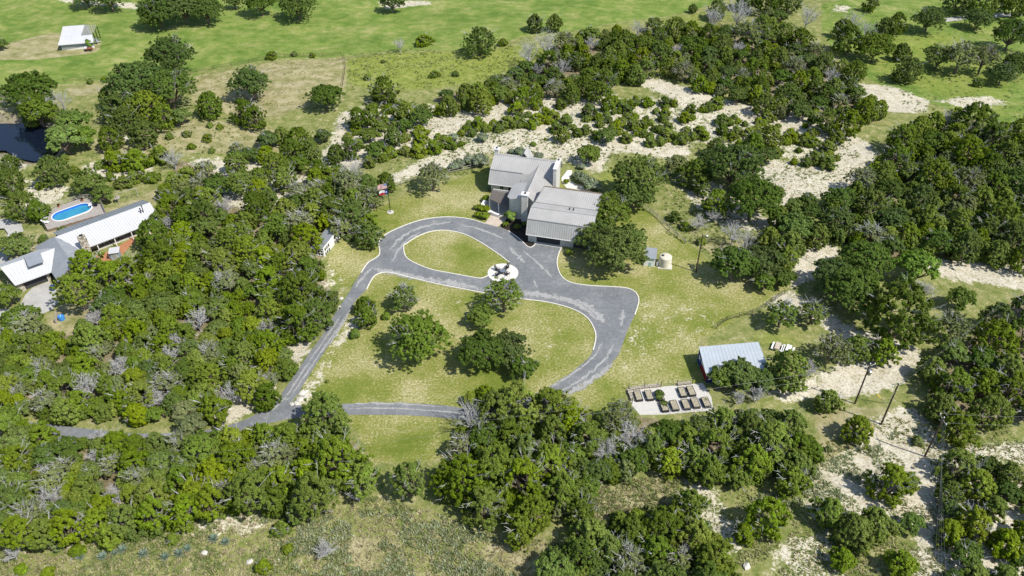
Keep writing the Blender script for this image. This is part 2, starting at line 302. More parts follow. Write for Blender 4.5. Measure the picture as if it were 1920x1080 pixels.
tan = t.ramp(t.math('ADD', t.math('MULTIPLY', stretch, .6), t.math('MULTIPLY', fine, .4)), [(.38, (.16, .175, .055)), (.48, (.28, .26, .12)), (.58, (.40, .355, .21))])
cal = t.ramp(det, [(.36, (.36, .32, .20)), (.47, (.51, .465, .355)), (.60, (.64, .60, .49))])
cal = t.mix(t.step(fine, .49, .41, 0., .8), cal, (.27, .235, .13))
c = t.mix(wgt(cb[2], .5), scrub, litter)
c = t.mix(wgt(cb[0], .5), c, meadow)
c = t.mix(wgt(ca[2], .9), c, tan)
c = t.mix(t.math('MULTIPLY', wgt(cb[1], 1.5, .3, .8), .8), c, yellow)
c = t.mix(wgt(ca[0], .5), c, lawn)
c = t.mix(wgt(ca[1], 2.3, .42, .66), c, cal)
c = t.mix(wgt(cc[0], .6), c, t.ramp(det, [(.35, (.17, .145, .10)), (.65, (.32, .28, .20))]))
t.bump(det, .6, .25)
GM = t.done(c, .95, .1); gme.materials.append(GM)
tag(link('ground', gme), kind='structure')

# pond water
t = NT('pond_water'); O = t.coord(); f = t.noise(.8, O, 3)
t.bump(f, .08, .02); MATS['pond_water'] = t.done((.006, .010, .022), .08, .5)
mb = MB(); mb.sheet([tuple(P(x, y, -.55)) for x, y in POND]); tag(mb.build('water', 'pond_water'), kind='structure')

# ------------------------------------------------------------------ driveway
t = NT('asphalt'); O = t.coord(); a = t.noise(.22, O, 4); b = t.noise(1.4, O, 6, .7); g = t.noise(14, O, 2); st = t.noise(.5, t.mapping(O, (.25, 1.2, 1), (0, 0, R(-25))), 5, .65)
c = t.ramp(t.math('ADD', t.math('MULTIPLY', a, .4), t.math('ADD', t.math('MULTIPLY', b, .4), t.math('MULTIPLY', g, .2))), [(.36, (.128, .136, .143)), (.52, (.190, .199, .205)), (.64, (.275, .278, .275))])
c = t.mix(t.step(t.math('ADD', t.math('MULTIPLY', st, .65), t.math('MULTIPLY', b, .35)), .57, .68, 0, .75), c, (.36, .36, .345))
t.bump(g, .3, .02); MATS['asphalt'] = t.done(c, .85, .25)
t = NT('worn_asphalt'); U = t.n('ShaderNodeUVMap').outputs[0]; O = t.coord()
n1 = t.noise(1., t.mapping(U, (.35, 3.5, 1)), 6, .72); n2 = t.noise(5., O, 3)
k = t.math('ADD', t.math('MULTIPLY', n1, .72), t.math('MULTIPLY', n2, .28))
sp = t.n('ShaderNodeSeparateXYZ'); t.t.links.new(U, sp.inputs[0]); edge = t.math('SUBTRACT', 1., t.math('ABSOLUTE', t.math('SUBTRACT', t.math('MULTIPLY', sp.outputs[1], 2.), 1.)))
al = t.step(t.math('ADD', k, t.math('MULTIPLY', t.step(edge, 0., 1.), .30)), .64, .78)
t.done(t.ramp(n2, [(.3, (.26, .26, .255)), (.7, (.43, .425, .41))]), .9, .1); t.put(t.b.inputs['Alpha'], al); MATS['worn_asphalt'] = t.m
MATS['concrete'] = simple('concrete', (.52, .49, .44), .16, 1.2); MATS['pale_concrete'] = simple('pale_concrete', (.70, .67, .60), .10, 1.5); MATS['grey_concrete'] = simple('grey_concrete', (.42, .41, .385), .16, .6)
def smooth_px(pts, closed=False, k=3):
    """Catmull-Rom in ground space"""
    Q = [P(*p) for p in pts]; n = len(Q); out = []
    for i in range(n if closed else n - 1):
        p0 = Q[(i - 1) % n] if closed or i > 0 else Q[0]; p1 = Q[i]; p2 = Q[(i + 1) % n]; p3 = Q[(i + 2) % n] if closed or i + 2 < n else Q[-1]
        for s in range(k):
            u = s / k; out.append(.5 * ((2 * p1) + (p2 - p0) * u + (2 * p0 - 5 * p1 + 4 * p2 - p3) * u * u + (3 * p1 - p0 - 3 * p2 + p3) * u ** 3))
    if not closed: out.append(Q[-1])
    return out
PATIO_C = P(943, 512); PATIO_R = 3.0
def filled(name, outer, holes, z, mat):
    bm = bmesh.new(); E = []
    for loop in [outer] + holes:
        vs_ = [bm.verts.new((p.x, p.y, z)) for p in loop]
        for i in range(len(vs_)): E.append(bm.edges.new((vs_[i], vs_[(i + 1) % len(vs_)])))
    bmesh.ops.triangle_fill(bm, use_beauty=True, edges=E); bmesh.ops.recalc_face_normals(bm, faces=bm.faces)
    for f in bm.faces:
        if f.normal.z < 0: f.normal_flip()
    me = bpy.data.meshes.new(name); bm.to_mesh(me); bm.free(); return link(name, me, mat)
isl1 = smooth_px(ISLAND1, True, 3); isl2 = smooth_px(ISLAND2, True, 2)
drive = tag(filled('driveway', smooth_px(DRIVE_OUT, True, 2), [isl1, isl2], .03, 'asphalt'), kind='structure')
def strip(name, pts, w0, w1, z, mat, parent=None, h=0, taper=False):
    """ribbon along pts from offset w0 to w1; h > 0 gives a solid kerb"""
    n = len(pts); V = []; UV = []; s = 0
    for i, p in enumerate(pts):
        d = (pts[min(i + 1, n - 1)] - pts[max(i - 1, 0)]); d.z = 0; d.normalize(); nn = Vector((-d.y, d.x, 0))
        if i: s += (p - pts[i - 1]).length
        q = 1. if not taper else min(1., .12 + i * .28, .12 + (n - 1 - i) * .28) * random.uniform(.6, 1.25)
        a = p + nn * w0 * q; b = p + nn * w1 * q
        V += [(a.x, a.y, z), (b.x, b.y, z)] if not h else [(a.x, a.y, -.05), (a.x, a.y, h), (b.x, b.y, h), (b.x, b.y, -.05)]; UV.append(s)
    k = 2 if not h else 4; F = []
    for i in range(n - 1):
        for j in range(k - 1): F.append((i * k + j, i * k + j + 1, (i + 1) * k + j + 1, (i + 1) * k + j))
    me = bpy.data.meshes.new(name); me.from_pydata(V, [], F); me.update()
    if not h:
        uv = me.uv_layers.new(name='UVMap')
        for pl in me.polygons:
            for li in pl.loop_indices:
                vi = me.loops[li].vertex_index; uv.data[li].uv = (UV[vi // 2], vi % 2)
    return link(name, me, mat, parent)
def kerb(px, closed=False):
    pts = smooth_px(px, closed, 3)
    if closed: pts.append(pts[0])
    strip('kerb', pts, -.09, .09, 0, 'pale_concrete', drive, h=.12)
kerb(ISLAND1[9:] + ISLAND1[:8]); kerb(ISLAND2[:19]); kerb(DRIVE_OUT[11:24]); kerb(DRIVE_OUT[25:31]); kerb(DRIVE_OUT[31:45])
wk = 0
for line, w in [([(700,505),(740,512),(800,524),(860,534),(905,543)], 1.5), ([(905,545),(960,548),(1020,554),(1075,566),(1110,582),(1135,605)], 1.6), ([(1030,556),(1090,575),(1120,600)], .9), ([(730,470),(760,440),(800,424),(845,416)], .9), ([(735,492),(758,455),(790,434)], .7),
                ([(700,500),(680,520),(667,540)], .7), ([(955,463),(970,480),(985,493)], .9), ([(1000,525),(1008,540)], .7), ([(1130,640),(1110,672),(1070,703),(1020,733)], .5), ([(1150,645),(1135,672),(1095,708),(1045,738)], .5), ([(1168,580),(1165,612)], .9), ([(650,590),(620,635),(585,685),(545,745)], .32), ([(640,590),(610,635),(575,685),(535,745),(500,778)], .32),
                ([(652,767),(740,766),(830,772),(880,777)], .35), ([(652,758),(740,757),(830,763)], .5), ([(660,576),(640,610),(618,648)], .5), ([(980,470),(1015,500),(1035,520)], .6), ([(860,421),(905,432),(945,448)], .6), ([(1150,680),(1110,712),(1062,742)], 1.0)]:
    wk += 1; pts = smooth_px(line, False, 6); strip('worn_patch', pts, -w * 1.35, w * 1.35, .034 + wk * .0012, 'worn_asphalt', drive, taper=True)

# other paved sheets
def pave(name, px, mat, z=.02, par=None, lift=0):
    mb = MB(); mb.slab([tuple(P(x, y, z)) for x, y in px], .06); o = mb.build(name, mat, par)
    if par is None: tag(o, kind='structure')
    return o
MATS['flagstone'] = simple('flagstone', (.46, .45, .43), .25, 2.5); MATS['brick_paving'] = simple('brick_paving', (.42, .19, .10), .2, 2.2); MATS['mulch'] = simple('mulch', (.032, .025, .02), .4, 4)
MATS['pink_concrete'] = simple('pink_concrete', (.52, .44, .36), .12, 1.2); MATS['gravel_white'] = simple('gravel_white', (.55, .53, .485), .14, 4, bump=.4)
pave('walkway', [(909,419),(932,425),(946,416),(952,406),(936,407),(921,402)], 'pink_concrete', .035)
pave('courtyard', [(906,390),(915,373),(955,380),(956,400),(936,407),(921,402)], 'flagstone', .03)
pave('terrace_paving', [(905,391),(914,374),(921,376),(922,401)], 'pale_concrete', .046)
pave('planting_bed', [(937,425),(950,410),(965,404),(992,410),(992,453),(1004,456.5),(1000,461),(995,463),(988,460.5),(976,448),(954,432)], 'mulch', .05)
pave('garage_apron', [(1003,452),(1056,459),(1053,464.5),(1002,457)], 'pale_concrete', .05)
pave('patio_walk', [(1052.5,334),(1064,319),(1073,319),(1072.5,325),(1066,336.7),(1078,344),(1094,349),(1113,360),(1062.5,352),(1054,342.5)], 'pale_concrete', .06)
pave('parking_court', [(34,578),(48,552),(60,540),(92,527),(104,545),(109,566),(98,580),(80,588),(60,578),(35,590),(0,600),(-60,615),(-60,590),(0,580)], 'grey_concrete', .04)
pave('drive_loop', [(-40,408),(0,411),(25,411),(40,420),(44,432),(35,448),(22,470),(10,495),(-10,500),(-2,480),(10,455),(15,438),(8,428),(0,428),(-40,425)], 'grey_concrete', .04)
pave('brick_terrace', [(178,481),(205,471),(232,456),(254,441),(252,452),(240,466),(226,480),(198,491)], 'brick_paving', .04)
pave('garden_court', [(1181,731),(1240,725),(1318,718),(1334,745),(1338,770),(1300,772),(1250,777),(1200,778),(1185,760)], 'gravel_white', .03)
pave('track', [(1770,34),(1812,29),(1890,24),(1960,20),(1960,26),(1890,31),(1814,36),(1772,41)], 'grey_concrete', .05)

# ------------------------------------------------------------------ house helpers and materials
MATS['metal_roof'] = simple('metal_roof', (.45, .44, .42), .10, .35, .5, .45, .15)
MATS['white_roof'] = simple('white_roof', (.53, .535, .54), .05, .35, .45, .4)
MATS['grey_roof'] = simple('grey_roof', (.36, .38, .40), .08, .6, .4, .5, .3)
MATS['blue_roof'] = simple('blue_roof', (.50, .545, .575), .06, .5, .4, .5, .2)
MATS['white_paint'] = simple('white_paint', (.78, .77, .74), .06, 2.); MATS['brown_roof'] = simple('brown_roof', (.13, .115, .10), .2, 2.); MATS['brown_trim'] = simple('brown_trim', (.20, .15, .11), .2, 2.)
t = NT('white_stone'); O = t.coord(); v = t.n('ShaderNodeTexVoronoi', feature='DISTANCE_TO_EDGE'); t.put(v.inputs['Vector'], t.mapping(O, (1, 1, 1.8))); v.inputs['Scale'].default_value = 2.6
f = t.noise(2.2, O, 4); c = t.ramp(f, [(.3, (.54, .52, .47)), (.7, (.74, .72, .67))]); c = t.mix(t.step(v.outputs['Distance'], .0, .06, .7, 0.), c, (.36, .34, .30)); t.bump(t.step(v.outputs['Distance'], 0, .1), .5, .04); MATS['white_stone'] = t.done(c, .9, .1)
t = NT('tan_stone'); O = t.coord(); v = t.n('ShaderNodeTexVoronoi', feature='F1'); t.put(v.inputs['Vector'], O); v.inputs['Scale'].default_value = 2.8
e = t.n('ShaderNodeTexVoronoi', feature='DISTANCE_TO_EDGE'); t.put(e.inputs['Vector'], O); e.inputs['Scale'].default_value = 2.8
sx = t.n('ShaderNodeSeparateColor'); t.t.links.new(v.outputs['Color'], sx.inputs[0]); c = t.ramp(sx.outputs[0], [(.1, (.22, .19, .14)), (.5, (.46, .41, .32)), (.9, (.60, .56, .47))]); c = t.mix(t.step(e.outputs['Distance'], 0., .07, .8, 0.), c, (.20, .18, .15)); t.bump(t.step(e.outputs['Distance'], 0, .12), .7, .05); MATS['tan_stone'] = t.done(c, .9, .1)
MATS['dark_glass'] = simple('dark_glass', (.02, .025, .03), .2, 1., .08, .6); MATS['garage_door'] = simple('garage_door', (.05, .052, .055), .2, 2., .6)
MATS['soil'] = simple('soil', (.35, .31, .22), .3, 5, bump=.5); MATS['dark_metal'] = simple('dark_metal', (.035, .036, .04), .2, 2., .5, .4, .4); MATS['steel'] = simple('steel', (.5, .5, .5), .1, 2., .35, .5, .8)
MATS['pole_wood'] = simple('pole_wood', (.085, .06, .045), .25, 2.); MATS['grey_wood'] = simple('grey_wood', (.36, .33, .29), .22, 2.5); MATS['deck_wood'] = simple('deck_wood', (.36, .33, .30), .14, 1.5)
MATS['pool_liner'] = simple('pool_liner', (.03, .16, .55), .1, 1., .5); MATS['plastic_white'] = simple('plastic_white', (.82, .82, .81), .04, 2., .4, .4); MATS['terracotta'] = simple('terracotta', (.50, .19, .09), .15, 3)
MATS['tank_plastic'] = simple('tank_plastic', (.62, .57, .45), .08, 1.5, .55, .3); MATS['teal_paint'] = simple('teal_paint', (.33, .50, .47), .08, 2.); MATS['blue_paint'] = simple('blue_paint', (.02, .045, .20), .1, 2.); MATS['red_paint'] = simple('red_paint', (.24, .018, .022), .1, 2.); MATS['yellow_plastic'] = simple('yellow_plastic', (.75, .52, .03), .08, 2.)
MATS['blue_plastic'] = simple('blue_plastic', (.05, .25, .62), .1, 2., .4, .4); MATS['rust'] = simple('rust', (.24, .09, .05), .25, 3); MATS['wire_metal'] = simple('wire_metal', (.30, .30, .30), .1, 2., .4, .5, .5); MATS['limestone'] = simple('limestone', (.56, .53, .47), .22, 2., bump=.5); MATS['siding_blue'] = simple('siding_blue', (.30, .36, .40), .1, 2.)
t = NT('pool_water'); O = t.coord(); t.bump(t.noise(1.5, O, 3), .15, .03); MATS['pool_water'] = t.done(t.ramp(t.noise(.5, O, 2), [(.3, (.035, .25, .42)), (.7, (.05, .30, .44))]), .06, .5)
def frame_root(name, px, ang, label, cat):
    p = P(*px); o = empty(name, p, R(ang)); tag(o, label, cat); return o
def roof_part(root, name, quads, mat, thick=.14, seam=.45):
    """quads: list of (eave a, eave b, top c, top d) local; seams are one joined part"""
    o = None
    for q in quads: 
        mb = MB(); mb.slab(q, thick); o = mb.build(name, mat, root)
        if seam and len(q) == 4:
            m2 = MB(); ribs(m2, *q, step=seam); s = m2.build('roof_seams', mat, o); tag(s, kind='stuff')
def wall_poly(root, pts, mat, t_vec, name='wall'):
    """vertical polygon pts extruded by t_vec"""
    mb = MB(); n = len(pts); A = [Vector(p) for p in pts]; B = [p + Vector(t_vec) for p in A]
    mb.add(A + B, [tuple(range(n)), tuple(range(n, 2 * n))[::-1]] + [(i, i + n, (i + 1) % n + n, (i + 1) % n) for i in range(n)])
    o = mb.build(name, mat, root)
    bm = bmesh.new(); bm.from_mesh(o.data); bmesh.ops.recalc_face_normals(bm, faces=bm.faces); bm.to_mesh(o.data); bm.free(); return o
def window(root, u0, u1, v, z0, z1, side='front', mat='dark_glass'):
    f = MB()
    if side == 'front':
        o = MB().box(u0, u1, v - .05, v + .02, z0, z1).build('window', mat, root)
        for a in ((u0 - .07, u1 + .07, z0 - .08, z0), (u0 - .07, u1 + .07, z1, z1 + .08), (u0 - .07, u0, z0, z1), (u1, u1 + .07, z0, z1), ((u0 + u1) / 2 - .02, (u0 + u1) / 2 + .02, z0, z1)): f.box(a[0], a[1], v - .09, v + .02, a[2], a[3])
    else:
        s = -1 if side == 'west' else 1
        o = MB().box(min(v, v + s * .05), max(v, v + s * .05), u0, u1, z0, z1).build('window', mat, root)
        for a in ((u0 - .07, u1 + .07, z0 - .08, z0), (u0 - .07, u1 + .07, z1, z1 + .08), (u0 - .07, u0, z0, z1), (u1, u1 + .07, z0, z1)): f.box(min(v, v + s * .09), max(v, v + s * .09), a[0], a[1], a[2], a[3])
    f.build('frame', 'white_paint', o); return o

# ------------------------------------------------------------------ main house
H = frame_root('stone_house', (990.1, 452.2), -14.17, 'large white stone house with grey metal gambrel roofs and three chimneys at the driveway head', 'house')
U1 = 13.2
roof_part(H, 'roof', [((-.25, -.95, 2.3), (U1, -.95, 2.3), (U1, .32, 5.2), (-.25, .32, 5.2)), ((-.25, .32, 5.2), (U1, .32, 5.2), (U1, 2.95, 6.5), (-.1, 2.95, 6.5)), ((-.1, 2.95, 6.5), (U1, 2.95, 6.5), (U1, 5.7, 5.9), (0, 5.7, 5.9)),
                      ((0, 5.7, 5.9), (U1, 5.7, 5.9), (U1, 9.7, 7.5), (1.1, 9.7, 7.5)), ((U1, 12.6, 5.4), (1.1, 12.6, 5.4), (1.1, 9.7, 7.5), (U1, 9.7, 7.5)), ((U1, 13.9, 2.7), (1.1, 13.9, 2.7), (1.1, 12.6, 5.4), (U1, 12.6, 5.4))], 'metal_roof')
MB().box(1.1, U1 + .02, 9.62, 9.9, 7.46, 7.58).build('ridge_cap', 'brown_trim', H)
# garage front wall with two bays
mb = MB(); mb.box(0, 1.75, 0, .3, 0, 2.55); mb.box(6.7, 9.4, 0, .3, 0, 2.55); mb.box(1.75, 6.7, 0, .3, 2.2, 2.55); mb.box(9.4, 12.4, 0, .3, 2.2, 2.55); mb.box(12.4, 12.9, 0, .3, 0, 2.55); mb.build('front_wall', 'white_stone', H)
for a, b in ((1.75, 6.7), (9.4, 12.4)):
    d = MB().box(a, b, .18, .26, 0, 2.2).build('garage_door', 'garage_door', H)
    for k in range(1, 4): MB().box(a, b, .15, .18, k * .55 - .02, k * .55 + .02).build('door_rail', 'dark_metal', d)
for a in (1.6, 6.85):
    MB().box(a - .12, a + .12, -.2, 0, 1.75, 2.05).build('wall_lamp', 'plastic_white', H)
wall_poly(H, [(0, .3, 0), (0, 5.7, 0), (0, 5.7, 5.75), (0, 2.95, 6.3), (0, .5, 5.1), (0, 0, 3.9), (0, 0, 2.5)], 'white_stone', (.3, 0, 0), 'side_wall')
wall_poly(H, [(12.6, .3, 0), (12.6, 13.0, 0), (12.6, 13.0, 4.2), (12.6, 12.4, 5.2), (12.6, 9.7, 7.25), (12.6, 5.7, 5.7), (12.6, 2.95, 6.3), (12.6, .5, 5.1), (12.6, .3, 4.6)], 'white_stone', (.3, 0, 0), 'side_wall')
wall_poly(H, [(.1, 5.7, 0), (1.2, 9.7, 0), (1.2, 9.7, 7.3), (.1, 5.7, 5.72)], 'white_stone', (.2, 0, 0), 'side_wall')
MB().box(1.2, 12.6, 12.9, 13.2, 0, 3.9).build('rear_wall', 'white_stone', H)
for a in (2.4, 3.2): MB().lathe([(.10, 0), (.10, .45), (.16, .46), (.16, .58), (.02, .6)], 10, 5.2 + a, 4.1).build('roof_vent', 'dark_metal', H, loc=(0, 0, 6.15))
# north wing
NL, NR = -12.75, 1.75
roof_part(H, 'roof', [((NL, 15.6, 2.6), (NR, 15.6, 2.6), (NR, 17.4, 5.2), (NL, 17.4, 5.2)), ((NL, 17.4, 5.2), (NR, 17.4, 5.2), (NR, 21.2, 7.0), (NL, 21.2, 7.0)),
                      ((NR, 25.0, 5.2), (NL, 25.0, 5.2), (NL, 21.2, 7.0), (NR, 21.2, 7.0)), ((NR, 26.8, 2.6), (NL, 26.8, 2.6), (NL, 25.0, 5.2), (NR, 25.0, 5.2))], 'metal_roof')
MB().box(-12.4, -3, 16.5, 16.8, 0, 3.4).build('front_wall', 'white_stone', H); MB().box(-12.4, 1.4, 25.6, 25.9, 0, 3.4).build('rear_wall', 'white_stone', H)
for u in (-12.4, 1.1): wall_poly(H, [(u, 16.8, 0), (u, 25.6, 0), (u, 25.6, 3.8), (u, 24.9, 4.95), (u, 21.2, 6.75), (u, 17.5, 4.95), (u, 16.8, 3.8)], 'white_stone', (.3, 0, 0), 'side_wall')
window(H, -10.3, -9.5, 16.5, .9, 2.5)
window(H, -8.4, -7.4, 16.5, .9, 2.4)
for vv in (18.6, 22.6): window(H, vv, vv + 1.1, -12.4, .9, 2.2, 'west')
# rear dormer gable peeping over the ridge
roof_part(H, 'dormer', [((-7.6, 25.6, 5.0), (-7.6, 22.0, 5.9), (-6.2, 22.0, 7.7), (-6.2, 25.6, 7.7)), ((-4.8, 22.0, 5.9), (-4.8, 25.6, 5.0), (-6.2, 25.6, 7.7), (-6.2, 22.0, 7.7))], 'metal_roof', .12, 0)
MB().prism([(-7.2, 22.2), (-5.2, 22.2), (-5.2, 25.4), (-7.2, 25.4)], 4.6, 6.2).build('dormer_wall', 'white_stone', H)
def chimney(u0, u1, v0, v1, z, mat='white_stone', name='chimney', z0=0.):
    c = MB().box(u0, u1, v0, v1, z0, z).build(name, mat, H)
    MB().box(u0 - .1, u1 + .1, v0 - .1, v1 + .1, z, z + .18).build('cap', 'white_paint', c)
    MB().box((u0 + u1) / 2 - .18, (u0 + u1) / 2 + .18, v1 - .8, v1 - .35, z + .18, z + .42).build('flue', 'dark_metal', c)
chimney(-3.05, -1.72, 6.55, 7.75, 6.6); chimney(1.7, 2.4, 16.0, 20.4, 8.1); chimney(-12.9, -12.0, 21.6, 22.6, 7.9)
# cross gable
roof_part(H, 'roof', [((1.7, 5.75, 3.9), (1.7, 19.0, 3.9), (-2.2, 19.85, 6.4), (-2.2, 7.35, 6.4)), ((-5.4, 17.4, 4.15), (-5.4, 7.9, 4.15), (-2.2, 7.35, 6.4), (-2.2, 19.85, 6.4))], 'metal_roof', .13)
wall_poly(H, [(-5.0, 7.9, 0), (.1, 7.9, 0), (.1, 7.9, 4.7), (-2.2, 7.9, 6.2), (-5.0, 7.9, 4.3)], 'white_stone', (0, .3, 0), 'gable_wall')
MB().box(-1.6, 0, 8.2, 8.4, 0, 4.5).build('wall', 'white_stone', H)
window(H, -1.4, -.3, 7.9, 1.0, 2.6)
# entry tower with clipped corners
TW = [(-6.1, 8.3), (-5.4, 7.3), (-3.3, 7.3), (-3.3, 13.1), (-5.4, 13.5), (-6.1, 12.2)]
tz = lambda u, d=0: 4.85 + (u + 6.45) * .25 - d
mb = MB(); n = len(TW); mb.add([(u, v, 0) for u, v in TW] + [(u, v, tz(u, .1)) for u, v in TW], [tuple(range(n))[::-1], tuple(range(n, 2 * n))] + [(i, (i + 1) % n, (i + 1) % n + n, i + n) for i in range(n)]); mb.build('entry_tower', 'white_stone', H)
TE = [(-6.45, 8.1), (-5.55, 6.95), (-3.0, 7.0), (-2.35, 9.0), (-2.35, 12.2), (-3.3, 13.4), (-5.5, 13.8), (-6.45, 12.4)]
roof_part(H, 'tower_roof', [[(u, v, tz(u)) for u, v in TE]], 'metal_roof', .18, 0)
window(H, 9.2, 10.2, -6.1, 3.0, 4.2, 'west')
MATS['flashing'] = simple('flashing', (.25, .25, .245), .08, 1., .45, .4, .2)
def cap(a, b, r=.11, mat='flashing', nm='ridge_cap'): MB().tube(a, b, r, n=6).build(nm, mat, H)
cap((-.25, .32, 5.24), (U1, .32, 5.24)); cap((-.1, 2.95, 6.54), (U1, 2.95, 6.54), .12, 'metal_roof'); cap((0, 5.7, 5.93), (U1, 5.7, 5.93), .09, nm='valley_flashing'); cap((NL, 17.4, 5.24), (-5.4, 17.4, 5.24)); cap((NL, 21.2, 7.04), (NR, 21.2, 7.04), .12, 'metal_roof'); cap((-2.2, 7.3, 6.44), (-2.2, 19.85, 6.44), .12, 'metal_roof'); cap((.05, 5.7, 5.93), (1.1, 9.7, 7.54), .1, nm='rake_flashing'); cap((-.25, -.95, 2.25), (U1, -.95, 2.25), .08, 'white_paint', 'gutter'); cap((NL, 15.6, 2.55), (-5.6, 15.6, 2.55), .08, 'white_paint', 'gutter')
# porch with brown roof, courtyard walls
roof_part(H, 'porch_roof', [((-11.1, 9.9, 2.5), (-6.15, 7.6, 2.5), (-6.15, 12.4, 2.75), (-11.1, 12.9, 2.75))], 'brown_roof', .16, 0)
for u, v in ((-10.9, 9.9), (-8.6, 8.85)): MB().box(u - .1, u + .1, v - .1, v + .1, 0, 2.45).build('porch_post', 'white_paint', H)
dr = MB().box(-9.2, -8.2, 13.3, 13.4, 0, 2.1).build('front_door', 'brown_trim', H); MB().box(-8.36, -8.28, 13.24, 13.3, .95, 1.1).build('handle', 'steel', dr); MB().box(-11, -6.2, 13.4, 13.6, 0, 2.8).build('porch_wall', 'white_stone', H)
def low_wall(px, w, h, mat='white_paint', name='courtyard_wall', lab=None):
    pts = [P(*p) for p in px]; o = strip(name, pts, -w / 2, w / 2, 0, mat, None, h=h)
    if lab: tag(o, lab, 'wall')
    return o
low_wall([(904, 391), (915, 373)], .8, .8, lab='low white courtyard wall beside the hedge at the brown porch')
low_wall([(920, 401), (929, 405), (936, 407.5)], .5, .7, lab='short low white wall between flagstone court and pink walkway')

# ------------------------------------------------------------------ left house with white roof
L = frame_root('ranch_house', (180, 467.5), 41.67, 'long low house with bright white metal roof and stone chimney beside the pool', 'house')
roof_part(L, 'roof', [((-4.5, -2.2, 2.4), (13.2, -2.2, 2.4), (13.4, 2.7, 4.25), (-5.6, 2.7, 4.25))], 'white_roof', .14, .5)
roof_part(L, 'roof', [((13.3, 8.0, 2.35), (-5.0, 8.0, 2.35), (-5.0, 2.75, 4.22), (13.3, 2.75, 4.22))], 'grey_roof', .14, .55)  # rear slope faces away from the sun; that shade is put into its grey
MB().box(-3, 12.8, .1, .4, 0, 3.1).build('front_wall', 'tan_stone', L); MB().box(-3, 12.8, 6.9, 7.2, 0, 2.6).build('rear_wall', 'tan_stone', L)
wall_poly(L, [(12.7, .4, 0), (12.7, 6.9, 0), (12.7, 6.9, 2.55), (12.7, 2.7, 4.05), (12.7, .4, 3.2)], 'tan_stone', (.3, 0, 0), 'side_wall')
for u in (1.2, 4.4, 7.6, 10.6): window(L, u, u + 1.4, .1, .8, 2.1)
for u in (.2, 3.6, 7., 10.4): MB().box(u - .08, u + .08, -2.0, -1.84, 0, 2.3).build('porch_post', 'white_paint', L)
MB().box(.4, 12.4, -.75, -.35, 0, .35).build('porch_edge', 'white_stone', L)
roof_part(L, 'roof', [((-9.4, 5.0, 2.4), (-9.7, -9.6, 2.4), (-6.15, -9.2, 4.5), (-5.8, 2.4, 4.5)), ((-3.0, -9.4, 2.45), (-3.0, -.5, 2.45), (-5.8, 2.4, 4.5), (-6.15, -9.2, 4.5)), ((-4.4, 5.4, 2.4), (-9.4, 5.0, 2.4), (-5.8, 2.4, 4.5))], 'grey_roof', .14, .5)
wall_poly(L, [(-9.0, -8.9, 0), (-3.5, -8.9, 0), (-3.5, -8.9, 2.6), (-6.1, -8.9, 4.3), (-9.0, -8.9, 2.6)], 'tan_stone', (0, .3, 0), 'gable_wall')
MB().box(-3.8, -3.5, -8.6, .1, 0, 2.5).build('side_wall', 'white_paint', L); MB().box(-9.0, -8.7, -8.6, 4.6, 0, 2.4).build('side_wall', 'tan_stone', L); MB().box(-9.0, -4, 4.6, 4.9, 0, 2.4).build('rear_wall', 'tan_stone', L)
window(L, -7.2, -5.4, -8.9, .8, 2.2)
for vv in (-7.4, -4.4): window(L, vv, vv + 1.4, -3.5, .8, 2.1, 'east')
roof_part(L, 'garage_roof', [((-16.0, -5.5, 2.4), (-9.6, -5.7, 2.4), (-6.9, -.9, 4.1), (-16.6, -.6, 4.1)), ((-9.0, 3.4, 2.5), (-16.6, 3.4, 2.5), (-16.6, -.6, 4.1), (-7.0, -.9, 4.1))], 'white_roof', .14, .5)
mb = MB(); mb.box(-15.8, -14.6, -4.75, -4.45, 0, 2.55); mb.box(-10.6, -10.0, -4.75, -4.45, 0, 2.55); mb.box(-14.6, -10.6, -4.75, -4.45, 2.15, 2.55); mb.build('garage_wall', 'tan_stone', L)
gd = MB().box(-14.6, -10.6, -4.4, -4.32, 0, 2.15).build('garage_door', 'garage_door', L); MB().box(-14.6, -10.6, -4.43, -4.4, 1.05, 1.1).build('door_rail', 'dark_metal', gd)
MB().box(-16.0, -15.7, -4.45, 3, 0, 2.5).build('side_wall', 'tan_stone', L); MB().box(-16, -9, 2.8, 3.0, 0, 2.4).build('rear_wall', 'tan_stone', L)
dm = MB().box(-12.3, -9.75, -2.9, -1.2, 3.0, 4.1).build('dormer', 'tan_stone', L); mb = MB(); mb.slab([(-12.6, -4.0, 4.2), (-9.9, -4.1, 4.2), (-9.45, -.6, 4.5), (-12.3, -.5, 4.5)], .13); mb.build('dormer_roof', 'grey_roof', dm)
ch = MB().box(-2.7, -1.3, -2.95, -2.1, 0, 5.6).build('chimney', 'tan_stone', L); MB().box(-2.3, -1.7, -2.75, -2.3, 5.6, 5.8).build('flue', 'dark_metal', ch)
st = MB(); c0 = Vector((-2.0, -3.0, 3.0))
st.add([c0 + Vector((.28 * (1 if k % 2 == 0 else .42) * math.sin(k * math.pi / 5), 0, .28 * (1 if k % 2 == 0 else .42) * math.cos(k * math.pi / 5))) for k in range(10)] + [c0 + Vector((0, -.03, 0))], [(k, (k + 1) % 10, 10) for k in range(10)]); st.build('star_ornament', 'rust', ch)
for d, hh in ((0, 1.5), (-.5, 1.1)):
    p = MB().tube((11.2 + d, .9, 3.3), (11.2 + d, .9, 3.6 + hh), .09, n=8).build('vent_pipe', 'dark_metal', L); MB().tube((11.2 + d, .9, 3.6 + hh), (11.2 + d, .9, 3.75 + hh), .14, n=8).build('pipe_cap', 'dark_metal', p)
